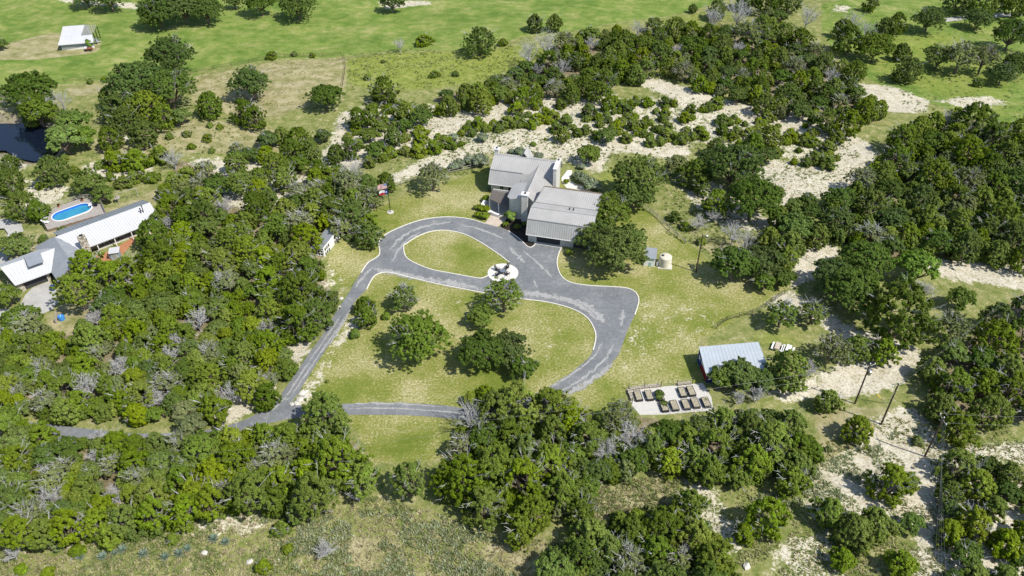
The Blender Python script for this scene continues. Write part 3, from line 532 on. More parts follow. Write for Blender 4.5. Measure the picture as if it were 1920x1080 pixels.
# pool
PD = tag(empty('pool_deck', P(180, 467.5), R(41.67)), 'raised grey wooden deck with railing round the oval pool', 'deck')
DK = [(-4.7, 19.6), (-5.2, 12.8), (6.2, 11.1), (7.4, 18.6), (3.4, 20.7), (-1.0, 20.6)]
PL, PRr, PV, PRAD = -1.1, 2.9, 16.15, 2.15
def oval(r, n=14):
    return [(PRr + r * math.cos(a), PV + r * math.sin(a)) for a in np.linspace(-math.pi / 2, math.pi / 2, n)] + [(PL + r * math.cos(a), PV + r * math.sin(a)) for a in np.linspace(math.pi / 2, 3 * math.pi / 2, n)]
for i in range(len(DK)):
    (x0, y0), (x1, y1) = DK[i], DK[(i + 1) % len(DK)]; wall_poly(PD, [(x0, y0, .0), (x1, y1, .0), (x1, y1, .595), (x0, y0, .595)], 'brown_trim', ((y0 - y1) * .004, (x1 - x0) * .004, 0), 'skirt')
# individual deck boards, cut round the pool
def clip_line(v):
    xs = []
    for i in range(len(DK)):
        (x0, y0), (x1, y1) = DK[i], DK[(i + 1) % len(DK)]
        if (y0 > v) != (y1 > v): xs.append(x0 + (x1 - x0) * (v - y0) / (y1 - y0))
    return (min(xs), max(xs)) if len(xs) > 1 else None
v = 11.2
while v < 20.6:
    a = clip_line(v + .1)
    if a:
        dv = abs(v + .1 - PV); cut = []
        if dv < PRAD:
            e = math.sqrt(PRAD ** 2 - dv ** 2); cut = [(a[0], PL - e), (PRr + e, a[1])]
        else: cut = [a]
        for x0, x1 in cut:
            if x1 - x0 > .1: MB().box(x0, x1, v, v + .19, .60, .64 + random.uniform(0, .012)).build('board', 'deck_wood', PD)
    v += .205
for i in range(len(DK)):
    if i == 1: continue
    (x0, y0), (x1, y1) = DK[i], DK[(i + 1) % len(DK)]; n = max(2, round(math.hypot(x1 - x0, y1 - y0) / 1.5))
    for k in range(n):
        x = x0 + (x1 - x0) * k / n; y = y0 + (y1 - y0) * k / n; MB().box(x - .05, x + .05, y - .05, y + .05, .64, 1.6).build('rail_post', 'grey_wood', PD)
    for z in (.95, 1.25, 1.6): MB().tube((x0, y0, z), (x1, y1, z), .045, n=4).build('rail', 'grey_wood', PD)
PO = tag(empty('swimming_pool', P(180, 467.5), R(41.67)), 'oval blue swimming pool with white rim sunk in the deck', 'pool')
def ring(r0, r1, z0, z1, name, mat):
    a, b = oval(r0), oval(r1); n = len(a); V = [(x, y, z1) for x, y in a] + [(x, y, z1) for x, y in b] + [(x, y, z0) for x, y in a] + [(x, y, z0) for x, y in b]
    F = []
    for i in range(n):
        j = (i + 1) % n; F += [(i, j, n + j, n + i), (n + i, n + j, 3 * n + j, 3 * n + i), (2 * n + i, 2 * n + j, j, i)]
    return MB().add(V, F).build(name, mat, PO)
ring(1.98, 2.2, .0, .78, 'rim', 'plastic_white'); ring(1.93, 1.975, -.0, .76, 'liner', 'pool_liner')
mb = MB(); mb.sheet([(x, y, .70 - .34) for x, y in oval(1.95)]); mb.build('pool_surface', 'pool_water', PO)
# swing set, terrace shed, deck furniture
S = tag(empty('swing_set', P(222, 379), R(35)), 'weathered grey swing frame behind the white-roofed house', 'swing')
MB().tube((0, 0, 2.1), (4.2, 0, 2.1), .06).build('top_beam', 'grey_wood', S)
for x in (0, 4.2):
    for s in (-1, 1): MB().tube((x, s * .9, 0), (x, 0, 2.15), .055).build('leg', 'grey_wood', S)
MB().box(-.5, .6, -.6, .6, 1.1, 1.2).build('platform', 'grey_wood', S)
for k in range(4): MB().box(-.62, -.55, -.3, .3, .2 + .25 * k, .26 + .25 * k).build('ladder_rung', 'grey_wood', S)
for x in (2.0, 3.0):
    b = MB().box(x - .2, x + .2, -.1, .1, .5, .54).build('seat', 'dark_metal', S)
    for s in (-.18, .18): MB().tube((x + s, 0, .54), (x + s, 0, 2.08), .012, n=4).build('chain', 'steel', b)
S = tag(empty('small_shed', P(219, 483), R(14)), 'tiny shed with flat white metal roof on the brick terrace', 'shed')
MB().box(-.8, .8, -.7, .7, 0, 1.7).build('wall', 'siding_blue', S); mb = MB(); mb.slab([(-1.0, -.95, 1.75), (1.0, -.95, 1.75), (1.0, .9, 1.95), (-1.0, .9, 1.95)], .08); mb.build('roof', 'white_roof', S); MB().box(-.3, .35, -.74, -.7, 0, 1.5).build('door', 'grey_wood', S)
def lounge(px, rz, lab, mat='plastic_white'):
    p = P(*px, .66); o = tag(empty('deck_chair', p, R(rz)), lab, 'chair')
    MB().box(-.3, .3, -.6, .35, .3, .36).build('seat', mat, o); mb = MB(); mb.slab([(-.3, .35, .36), (.3, .35, .36), (.3, .75, 1.05), (-.3, .75, 1.05)], .05); mb.build('backrest', mat, o)
    for x in (-.26, .26):
        for y in (-.5, .3): MB().box(x - .03, x + .03, y - .03, y + .03, 0, .3).build('leg', mat, o)
        MB().box(x - .04, x + .04, -.4, .4, .55, .59).build('armrest', mat, o)
lounge((83, 411), 120, 'white deck chair at the left corner of the pool deck'); lounge((87, 419), 95, 'white deck chair nearest the bottom left corner of the pool deck'); lounge((172, 386), -60, 'white chair at the right end of the pool')
def round_table(px, z, r, h, name, lab, mat):
    o = tag(empty(name, P(*px, z)), lab, 'table'); MB().lathe([(r, h), (r, h + .04)], 20).build('tabletop', mat, o); MB().lathe([(.05, 0), (.05, h)], 8).build('stem', mat, o); MB().lathe([(r * .5, 0), (r * .5, .03)], 14).build('base', mat, o); return o
round_table((180, 386), .66, .6, .68, 'patio_table', 'dark round patio table on the right side of the pool deck', 'dark_metal')
for k, (x, y, w) in enumerate([(92, 397, 'leftmost terracotta pot by the pool deck railing'), (111, 388, 'terracotta pot in the middle of the pool deck railing'), (155, 377, 'terracotta pot behind the pool near the deck corner'), (177, 373, 'terracotta pot at the top right corner of the pool deck')]):
    o = tag(empty('flower_pot', P(x, y, .66)), w, 'pot', 'pots along the pool railing'); MB().lathe([(.16, 0), (.26, .36), (.29, .36), (.29, .44), (.2, .44)], 12).build('pot', 'terracotta', o); MB().lathe([(.2, .40), (.3, .55), (.2, .72), (.03, .8)], 7).build('plant', 'yellow_leaf', o)
B = tag(empty('water_barrel', P(117, 600)), 'bright blue barrel beside a wooden frame below the parking court', 'barrel')
MB().lathe([(.50, 0), (.56, .3), (.56, .7), (.50, 1.0), (.44, 1.02), (.42, .98)], 20).build('body', 'blue_plastic', B); MB().lathe([(.10, 1.0), (.10, 1.06), (.03, 1.07)], 10).build('bung', 'plastic_white', B)
B = tag(empty('wooden_frame', P(108, 601), R(105)), 'leaning grey wooden gate frame left of the blue barrel', 'frame')
for x in (-.95, .95): MB().box(x - .08, x + .08, -.08, .08, 0, 1.2).build('post', 'grey_wood', B)
for z in (.3, .7, 1.1): MB().box(-.95, .95, -.05, .05, z, z + .12).build('rail', 'grey_wood', B)
o = tag(empty('storage_bin', P(100.5, 544)), 'small dark blue bin beside the parking court garage', 'bin'); MB().box(-.3, .3, -.35, .35, .06, .95).build('body', 'blue_paint', o); MB().box(-.33, .33, -.4, .38, .95, 1.03).build('lid', 'blue_paint', o)
for s in (-.25, .25): MB().tube((s - .03, .3, .1), (s + .03, .3, .1), .1, n=10).build('wheel', 'dark_metal', o)

# ------------------------------------------------------------------ blue barn with painted flag
B = frame_root('metal_barn', (1326.5, 710), 5.6, 'pale blue-roofed metal barn with a red white and blue star flag on its end wall', 'barn')
mb = MB(); roof_part(B, 'roof', [((-1.0, -1.1, 2.5), (9.6, -1.1, 2.5), (9.75, 4.75, 3.1), (-.6, 4.55, 3.1))], 'blue_roof', .12, 0)
m2 = MB(); ribs(m2, (-1.0, -1.1, 2.5), (9.6, -1.1, 2.5), (9.75, 4.75, 3.1), (-.6, 4.55, 3.1), .6, .05, .025); tag(m2.build('roof_seams', 'blue_roof', B), kind='stuff')
wall_poly(B, [(-.5, -.8, 0), (-.5, 4.4, 0), (-.5, 4.4, 2.95), (-.5, -.8, 2.4)], 'siding_blue', (.12, 0, 0), 'end_wall'); wall_poly(B, [(9.3, -.8, 0), (9.3, 4.4, 0), (9.3, 4.4, 2.95), (9.3, -.8, 2.4)], 'siding_blue', (.12, 0, 0), 'end_wall')
MB().box(-.5, 9.4, 4.4, 4.5, 0, 2.95).build('rear_wall', 'siding_blue', B); MB().box(-.5, 9.4, -.9, -.8, 0, 2.4).build('front_wall', 'blue_paint', B)
fl = wall_poly(B, [(-.52, 2.5, .1), (-.52, 4.4, .1), (-.52, 4.4, 2.9), (-.52, 2.5, 2.7)], 'blue_paint', (-.03, 0, 0), 'flag_mural')
wall_poly(fl, [(-.52, -.8, 1.35), (-.52, 2.5, 1.45), (-.52, 2.5, 2.7), (-.52, -.8, 2.35)], 'white_paint', (-.03, 0, 0), 'white_stripe'); wall_poly(fl, [(-.52, -.8, .1), (-.52, 2.5, .1), (-.52, 2.5, 1.45), (-.52, -.8, 1.35)], 'red_paint', (-.03, 0, 0), 'red_stripe')
c0 = Vector((-.57, 3.5, 1.55)); MB().add([c0 + Vector((0, .75 * (1 if k % 2 == 0 else .40) * math.sin(k * math.pi / 5), .75 * (1 if k % 2 == 0 else .40) * math.cos(k * math.pi / 5))) for k in range(10)] + [c0 + Vector((-.02, 0, 0))], [((k + 1) % 10, k, 10) for k in range(10)]).build('star', 'white_paint', fl)

# ------------------------------------------------------------------ far barn with ruined bay
B = frame_root('old_barn', (113, 93.5), 9.93, 'old white metal barn with a roofless ruined bay in the far meadow', 'barn')
roof_part(B, 'roof', [((.4, -1.5, 2.0), (10.4, -.9, 2.0), (9.6, 2.6, 3.1), (.6, 2.0, 3.1)), ((.6, 2.0, 3.1), (6.4, 2.4, 3.1), (6.6, 7.8, 4.4), (.4, 7.4, 4.4))], 'white_roof', .12, .6)
roof_part(B, 'roof', [((6.6, 12, 3.0), (.4, 12, 3.0), (.4, 7.4, 4.4), (6.6, 7.8, 4.4))], 'grey_roof', .12, 0)
MB().box(.7, 10.0, -.4, -.25, 0, .75).build('lower_wall', 'white_paint', B); MB().box(.7, 10.0, -.36, -.2, .75, 1.95).build('upper_wall', 'siding_blue', B)
for u in (.7, 6.4): wall_poly(B, [(u, -.2, 0), (u, 11, 0), (u, 11, 3.1), (u, 7.5, 4.2), (u, -.2, 1.95)], 'siding_blue', (.12, 0, 0), 'side_wall')
for k in range(7): MB().tube((6.7 + k * .5, 2.8, 3.0), (6.7 + k * .5 - .1, 8.2, 4.1), .09, n=4).build('rafter', 'grey_wood', B)
for k in range(4): MB().tube((6.5, 3.6 + k * 1.3, 3.25 + k * .27), (9.9, 3.7 + k * 1.3, 3.25 + k * .27), .06, n=4).build('purlin', 'grey_wood', B)
for u, v in ((9.9, 2.8), (9.9, 5.4), (9.9, 8.0)): MB().box(u - .1, u + .1, v - .1, v + .1, 0, 3.6).build('post', 'dark_metal', B)
mb = MB()
for k in range(14):
    x, y = random.uniform(6.7, 9.8), random.uniform(3, 8); mb.slab([(x, y, .3), (x + 1.4, y + .1, .5), (x + 1.3, y + .5, .45), (x - .1, y + .45, .35)], .04)
tag(mb.build('fallen_sheeting', 'white_roof', B), kind='stuff')
o = tag(empty('hay_cart', P(167, 95), R(10)), 'small rusty farm cart under the tree at the far barn', 'cart'); MB().box(-1.1, 1.1, -.6, .6, .55, .8).build('bed', 'rust', o); MB().box(-1.0, -.5, -.5, .5, .8, 1.15).build('load', 'plastic_white', o)
for x in (-.7, .7):
    for y in (-.68, .62): MB().tube((x, y, .35), (x, y + .08, .35), .35, n=14).build('wheel', 'dark_metal', o)
MB().tube((1.1, 0, .6), (2.2, 0, .35), .05).build('drawbar', 'rust', o)

# ------------------------------------------------------------------ white garden house of old windows
B = frame_root('garden_house', (609, 486), 74.7, 'white garden house with a wall of paned windows at the edge of the wood', 'garden house')
mb = MB(); wins = [(a + .74 * i, a + .74 * i + .56, z, z + .78) for a in (.45, 4.65) for i in range(3) for z in (.45, 1.5)]
us = sorted(set([0, 7.25] + [q for w in wins for q in w[:2]])); zs = [0, .45, 1.23, 1.5, 2.28, 2.6]
for i in range(len(us) - 1):
    for j in range(len(zs) - 1):
        if any(w[0] - .01 <= us[i] and us[i + 1] <= w[1] + .01 and w[2] - .01 <= zs[j] and zs[j + 1] <= w[3] + .01 for w in wins): continue
        mb.box(us[i], us[i + 1], -.06, .06, zs[j], zs[j + 1])
mb.build('window_wall', 'white_paint', B)
for w in wins: MB().box(w[0], w[1], -.02, .02, w[2], w[3]).build('pane', 'dark_glass', B)
dr = MB().box(3.05, 4.05, -.10, -.065, 0, 2.1).build('door', 'white_paint', B); MB().box(3.9, 3.98, -.16, -.10, .9, 1.05).build('handle', 'steel', dr)
for z in (0, .7, 1.4, 2.0): MB().box(-.06, .06, .1, 2.6, z, z + .1).build('end_rail', 'white_paint', B)
for v in (.1, .7, 1.3, 1.9, 2.5): MB().box(-.05, .05, v, v + .1, .1, 2.0).build('end_post', 'white_paint', B)
MB().box(0, 7.2, 2.6, 2.7, 0, 2.0).build('rear_wall', 'white_paint', B); MB().box(7.15, 7.25, .1, 2.6, 0, 2.05).build('end_wall', 'white_paint', B)
mb = MB(); mb.slab([(-.3, .1, 2.62), (7.4, .1, 2.62), (7.4, 2.8, 2.2), (-.3, 2.8, 2.2)], .06); mb.build('roof', 'grey_roof', B)

# ------------------------------------------------------------------ pump house, tank, light pole
B = frame_root('pump_house', (1206, 499), -8.7, 'small white pump house with grey metal roof next to the water tank', 'shed')
MB().box(.05, 2.2, .1, 2.6, 0, 2.0).build('wall', 'white_paint', B); mb = MB(); mb.slab([(-.1, -.1, 2.05), (2.35, -.1, 2.05), (2.45, 2.85, 2.6), (.1, 2.85, 2.6)], .1); rf = mb.build('roof', 'grey_roof', B)
dr = MB().box(1.1, 1.5, .04, .1, 0, 1.0).build('door', 'teal_paint', B); MB().box(1.14, 1.18, .0, .04, .5, .6).build('handle', 'steel', dr); MB().box(.25, 1.95, .03, .1, 1.6, 1.95).build('fascia', 'teal_paint', B); MB().box(.12, .35, .04, .1, 1.0, 1.3).build('meter_box', 'steel', B)
B = frame_root('water_tank', (1246, 497), -8.7, 'cream round plastic water tank with ribbed sides on a concrete pad', 'tank')
MB().box(-1.35, 1.45, -1.4, 1.35, 0, .1).build('pad', 'concrete', B)
prof = [(1.2, .1)]
for k in range(9): z = .2 + k * .2; prof += [(1.25, z), (1.25, z + .1), (1.21, z + .13)]
prof += [(1.25, 2.05), (1.15, 2.2), (.6, 2.4), (.05, 2.45)]
MB().lathe(prof, 32).build('body', 'tank_plastic', B); MB().lathe([(.26, 2.25), (.26, 2.46), (.05, 2.5)], 14, -.55, -.1).build('hatch', 'dark_metal', B); MB().tube((-.35, .5, 2.42), (.5, -.6, 2.38), .05).build('pipe', 'tank_plastic', B); MB().tube((-1.45, -.5, .1), (-1.45, -.5, .9), .2, n=10).build('pressure_vessel', 'plastic_white', B)
def pole(px, h, lab, name='utility_pole', cat='utility pole', r=.15, mat='pole_wood', arms=True):
    p = P(*px); p.z = hgt(p.x, p.y); o = tag(empty(name, p), lab, cat); MB().tube((0, 0, -.3), (0, 0, h), r, r * .68, n=10).build('shaft', mat, o); return o
lp = pole((1305, 510), 8.9, 'tall dark wooden light pole right of the cream water tank', 'light_pole', 'light pole')
MB().tube((0, 0, 8.6), (.7, -.3, 8.9), .04).build('arm', 'steel', lp); MB().lathe([(.05, 0), (.22, .06), (.2, .16), (.05, .24)], 12).build('lamp_head', 'plastic_white', lp, loc=(.75, -.32, 8.75)); MB().box(-.28, -.12, -.1, .1, 6.2, 6.6).build('junction_box', 'steel', lp)
UP = []
for (px, h, lab, ang) in [((1605, 751), 8.9, 'wooden utility pole leftmost of the three on the white track', 20), ((1654, 791), 9.2, 'wooden utility pole in the middle of the three, beside the yellow guy sleeve', 20), ((1735, 853), 8.6, 'wooden utility pole nearest the bottom right, carrying a crossarm and three lines', 90)]:
    o = pole(px, h, lab); ca_, sa_ = math.cos(R(ang)), math.sin(R(ang)); a = MB(); w = 1.1
    a.tube((-w * ca_, -w * sa_, h - .35), (w * ca_, w * sa_, h - .35), .06, n=4).build('crossarm', 'grey_wood', o)
    for s in (-1, 0, 1): MB().lathe([(.04, 0), (.09, .06), (.06, .14), (.09, .2), (.03, .26)], 10).build('insulator', 'plastic_white', o, loc=(s * (w - .1) * ca_, s * (w - .1) * sa_, h - .3 if s else h))
    UP.append((o, h))
MB().lathe([(.28, 0), (.3, .1), (.3, .8), (.1, .95)], 14, .42, 0).build('transformer', 'steel', UP[0][0], loc=(0, 0, 6.6))
def wire(a, b, sag, lab, r=.008):
    pts = []
    for i in range(21):
        u = i / 20; p = a.lerp(b, u); p.z -= sag * 4 * u * (1 - u); pts.append(p)
    mb = MB()
    for i in range(20): mb.tube(pts[i], pts[i + 1], r, n=4, cap=False)
    tag(mb.build('power_line', 'wire_metal'), lab, 'power line', 'power lines')
def top(k, dx=0, dy=0, dz=0): return UP[k][0].location + Vector((dx, dy, UP[k][1] + dz))
wire(top(1, .9, .3), P(1990, 470, 9), 1.0, 'upper power line rising to the right from the middle utility pole'); wire(top(1, -.9, -.3), P(1980, 490, 8.5), 1.2, 'lower power line rising to the right from the middle utility pole')
wire(top(2, 0, .9), P(2120, 772, 9), .9, 'far power line running right from the crossarm pole'); wire(top(2, 0, -.9), P(2120, 786, 8.5), .9, 'near power line running right from the crossarm pole')
wire(top(0, -.8, 0), P(-200, 905, 9), 2.2, 'long power line crossing the bottom woods to the left', .009); wire(top(0, -.8, 0, -1.6), P(-200, 925, 7.5), 2.2, 'lower long line crossing the bottom woods to the left', .009)
for k, dx in enumerate((-.9, -.3, .3, .9)): wire(top(2, 0, dx * .9, -.1), P(1748 + k * 11, 1180, 9.5), .8, ['leftmost', 'second from left', 'third from left', 'rightmost'][k] + ' of the four lines running down from the crossarm pole')
wire(top(0), top(1), .3, 'short line between the left and middle utility poles')
def guy(k, px, hh, lab):
    a = P(*px); a.z = hgt(a.x, a.y); o = tag(empty('guy_wire', a), lab, 'guy wire'); b = top(k, 0, 0, -hh) - a
    MB().tube((0, 0, 0), b, .02, n=4).build('cable', 'wire_metal', o); MB().tube(b * .03, b * .22, .06, n=6).build('grey_sleeve', 'steel', o); MB().tube(b * .22, b * .42, .07, n=6).build('yellow_sleeve', 'yellow_plastic', o)
guy(1, (1608, 841), 1.6, 'slanting guy wire with yellow sleeve below the middle utility pole'); guy(0, (1662, 752), 3.5, 'guy wire with yellow sleeve in the grass between left and middle poles')

# ------------------------------------------------------------------ flagpole
F = frame_root('flagpole', (732, 398), 0, 'tall flagpole with two flags on the lawn left of the house', 'flagpole')
MB().lathe([(.75, 0), (.75, .1), (.7, .12)], 20).build('base', 'concrete', F); MB().tube((0, 0, .1), (0, 0, 7.6), .09, .06, n=10).build('pole', 'dark_metal', F); MB().lathe([(.02, -.1), (.1, -.05), (.1, .05), (.02, .1)], 10).build('finial', 'steel', F, loc=(0, 0, 7.68))
def flag(name, z0, h, w, lab, kind):
    nu, nv = 26, 13; V = []; F_ = []; mi = []
    for j in range(nv + 1):
        for i in range(nu + 1):
            u = i / nu; v = j / nv; V.append((-w * u * .93 - .08, .13 * math.sin(u * 9 + v * 2) * u - .25 * u, z0 + h * v - .35 * u * u))
    for j in range(nv):
        for i in range(nu):
            b = j * (nu + 1) + i; F_.append((b, b + 1, b + nu + 2, b + nu + 1))
            if kind == 'us':
                if j >= 6 and i < 10: mi.append(1 if (i % 2 and j % 2 == 0) else 2)
                else: mi.append(0 if j % 2 == 0 else 1)
            else:
                if i < 9: mi.append(1 if (abs(i - 4) + abs(j - 6)) <= 2 else 2)
                else: mi.append(1 if j >= 6 else 0)
    me = bpy.data.meshes.new(name); me.from_pydata(V, [], F_); me.update()
    for n in ('red_cloth', 'white_cloth', 'blue_cloth'): me.materials.append(M(n))
    me.polygons.foreach_set('material_index', mi); o = link(name, me, None, None, loc=F.location); tag(o, lab, 'flag')
for n, c in (('red_cloth', (.50, .03, .05)), ('white_cloth', (.80, .80, .78)), ('blue_cloth', (.03, .06, .25))): MATS[n] = simple(n, c, .06, 3.)
flag('flag', 6.0, 1.25, 2.1, 'striped flag with blue star canton at the top of the flagpole', 'us'); flag('flag', 4.6, 1.15, 1.9, 'flag with single star, white and red bands under the striped one', 'tx')

# ------------------------------------------------------------------ fire pit circle
o = MB().lathe([(PATIO_R, 0), (PATIO_R, .09), (PATIO_R - .02, .1)], 56).build('fire_pit_patio', 'pale_concrete', None, loc=(PATIO_C.x, PATIO_C.y, 0)); tag(o, kind='structure')
fp = tag(empty('fire_pit', PATIO_C + Vector((-.05, .05, .1))), 'round dark fire pit table in the middle of the pale circular patio', 'fire pit')
MB().lathe([(.42, 0), (.42, .3), (.55, .42), (.72, .44), (.72, .5), (.45, .5), (.40, .36), (.05, .34)], 28).build('bowl', 'dark_metal', fp); MB().lathe([(.52, .52), (.55, .54), (.60, .52), (.56, .50)], 28).build('rim', 'steel', fp); MB().lathe([(.3, .36), (.2, .45), (.05, .5)], 9).build('lava_rock', 'grey_wood', fp)
for dx, dy, w in [(-1.15, .75, 'upper left of the four'), (.75, 1.25, 'upper right of the four'), (-1.05, -.95, 'lower left of the four'), (.85, -.75, 'lower right of the four')]:
    a = math.atan2(dy, dx); o = tag(empty('lounge_chair', PATIO_C + Vector((dx, dy, .1)), a - math.pi / 2), 'black slatted lounge chair facing the fire pit, ' + w, 'chair', 'chairs round the fire pit')
    mb = MB(); mb.slab([(-.3, -.45, .38), (.3, -.45, .38), (.3, .25, .26), (-.3, .25, .26)], .04); mb.build('seat', 'dark_metal', o)
    for k in range(5): q = -.28 + k * .115; mb = MB(); mb.slab([(q, .22, .28), (q + .10, .22, .28), (q + .10 + (k - 2) * .02, .62, 1.0), (q + (k - 2) * .02, .62, 1.0)], .03); mb.build('slat', 'dark_metal', o)
    for s in (-.38, .3): MB().box(s, s + .1, -.5, .35, .52, .56).build('armrest', 'dark_metal', o)
    for s in (-.36, .3):
        for y in (-.45, .25): MB().box(s, s + .06, y, y + .06, 0, .52).build('leg', 'dark_metal', o)

# ------------------------------------------------------------------ raised bed garden
bedpos = [(1196.7, 741, 'leftmost bare bed in the back row'), (1217, 740, 'second bed in the back row'), (1237, 741, 'bed full of a dark bush in the back row'), (1279.6, 734, 'fourth bed in the back row, right of the gap'), (1296, 732, 'right end bed of the back row'),
          (1245.5, 761, 'leftmost bed of the front row with a green bush'), (1264.6, 759, 'second bed of the front row'), (1286, 757, 'third bed of the front row'), (1304, 754.4, 'fourth bed of the front row'), (1324, 753, 'right end bed of the front row with weeds')]
for k, (x, y, w) in enumerate(bedpos):
    p = P(x, y, .5); p.z = .03; o = tag(empty('raised_bed', p, R(8)), 'raised garden bed, ' + w, 'garden bed', 'raised beds in the gravel garden')
    for s in (-1, 1):
        MB().box(-.52, .52, s * 1.0 - .04, s * 1.0 + .04, 0, .5).build('end_board', 'dark_metal', o); MB().box(s * .52 - .04, s * .52 + .04, -1.04, 1.04, 0, .505).build('side_board', 'dark_metal', o)
    V = []; n = 8
    for j in range(n + 1):
        for i in range(5): V.append((-.48 + .96 * i / 4, -.96 + 1.92 * j / n, .46 + random.uniform(-.03, .05)))
    mb = MB(); mb.add(V, [(j * 5 + i, j * 5 + i + 1, j * 5 + i + 6, j * 5 + i + 5) for j in range(n) for i in range(4)]); mb.build('soil', 'soil', o)
G0 = P(1181, 730); 
def stone_row(px, w, h, lab):
    pts = [P(*p) for p in px]; root = tag(empty('stone_border', pts[0]), lab, 'wall')
    for a, b in zip(pts[:-1], pts[1:]):
        n = max(1, round((b - a).length / .55)); ang = math.atan2(b.y - a.y, b.x - a.x)
        for k in range(n):
            c = a.lerp(b, (k + .5) / n) - pts[0]; lx = (b - a).length / n * .48
            MB().box(-lx, lx, -w / 2 * random.uniform(.85, 1.1), w / 2 * random.uniform(.85, 1.1), 0, h * random.uniform(.85, 1.12)).build('stone', 'tan_stone', root, loc=c, rot=(0, 0, ang + random.uniform(-.05, .05)))
stone_row([(1181, 731), (1210, 727), (1237, 724)], .55, .4, 'low stone border along the back left edge of the bed garden'); stone_row([(1270, 722), (1296, 719)], .5, .4, 'low stone border along the back right edge of the bed garden'); stone_row([(1179, 733), (1185, 752)], .55, .5, 'low stone border at the left end of the bed garden')
fn = tag(empty('garden_fence', G0), 'thin wire fence with dark posts round the raised bed garden', 'fence')
fpts = [(1185, 757), (1178, 731), (1207.5, 728), (1239, 726), (1269, 724), (1298, 719)]; fw = [P(*q) - G0 for q in fpts]
for q in fw: MB().tube((q.x, q.y, 0), (q.x, q.y, 1.5), .05, n=6).build('post', 'dark_metal', fn)
for a, b in zip(fw[:-1], fw[1:]):
    for z in (.5, .95, 1.4): MB().tube((a.x, a.y, z), (b.x, b.y, z), .012, n=4).build('wire', 'wire_metal', fn)
fn = tag(empty('garden_fence', P(1256, 777)), 'low front fence of thin posts below the raised bed garden', 'fence')
for k in range(6):
    q = P(1256 + k * 15, 777 - k * .9) - P(1256, 777); MB().tube((q.x, q.y, 0), (q.x, q.y, 1.2), .03, n=5).build('post', 'steel', fn)
    if k: MB().tube((pq.x, pq.y, 1.1), (q.x, q.y, 1.1), .012, n=4).build('wire', 'wire_metal', fn)
    pq = q

# ------------------------------------------------------------------ picnic tables, gate, fences
for px, rz, lab, top in [((1457, 653.5), 62, 'white picnic table with a pale brown board top, left of the pair', 'pink_concrete'), ((1477, 658.5), 62, 'white picnic table right of the pair by the barn', 'plastic_white')]:
    o = tag(empty('picnic_table', P(*px), R(rz)), lab, 'table', 'white picnic tables'); 
    for k in range(3): MB().box(-.95, .95, -.42 + k * .285, -.42 + k * .285 + .27, .70, .75).build('top_board', top, o)
    for s in (-.82, .82): MB().box(-.95, .95, s - .15, s + .15, .42, .47).build('bench', 'plastic_white', o)
    for x in (-.7, .7): MB().box(x - .05, x + .05, -.85, .85, .34, .42).build('cross_bar', 'plastic_white', o)
    for x in (-.7, .7):
        for s in (-1, 1): MB().tube((x, s * .65, 0), (x, s * .25, .70), .05, n=4).build('leg', 'plastic_white', o)
def fence(px, lab, h=1.15, every=2.3, mat='grey_wood', rails=(.45, .95), name='rail_fence', r=.06):
    pts = [P(*p) for p in px]; root = tag(empty(name, pts[0]), lab, 'fence'); pr = None
    for a, b in zip(pts[:-1], pts[1:]):
        n = max(1, round((b - a).length / every))
        for k in range(n + (1 if b is pts[-1] else 0)):
            c = a.lerp(b, k / n); z = hgt(c.x, c.y); q = c - pts[0]; q.z = z
            MB().tube(q - Vector((0, 0, .3)), q + Vector((0, 0, h)), r * 1.3, n=6).build('post', mat, root)
            if pr is not None:
                for zz in rails: MB().tube(pr + Vector((0, 0, zz)), q + Vector((0, 0, zz + random.uniform(-.05, .05))), r, n=5).build('rail', mat, root)
            pr = q
fence([(692, 374), (712, 363), (735, 352), (770, 341), (795, 336)], 'split rail fence behind the flagpole'); fence([(843, 325), (868, 320), (893, 314), (918, 309)], 'split rail fence left of the north wing of the house')
fence([(1185, 372), (1205, 388), (1232, 408), (1255, 432), (1285, 457)], 'split rail fence curving behind the water tank lawn')
fence([(1343, 617), (1362, 602), (1385, 596), (1410, 590), (1435, 577), (1470, 552)], 'dark pipe fence behind the metal barn', 1.2, 2.5, 'dark_metal', (.4, .8, 1.2), 'pipe_fence', .035)
fence([(120, 152), (200, 147), (300, 140), (400, 126), (500, 115), (640, 103)], 'far wire fence with dark posts along the bright meadow', 1.2, 5., 'pole_wood', (.5, 1.0), 'wire_fence', .04)
fence([(645, 104), (648, 130), (643, 165)], 'far fence beside the dry field running towards the scrub', 1.2, 4., 'pole_wood', (.5, 1.0), 'wire_fence', .04)
fence([(1490, 480), (1530, 500), (1575, 520)], 'short wire fence at the foot of the right hand wood', 1.1, 3., 'pole_wood', (.5, 1.0), 'wire_fence', .03)

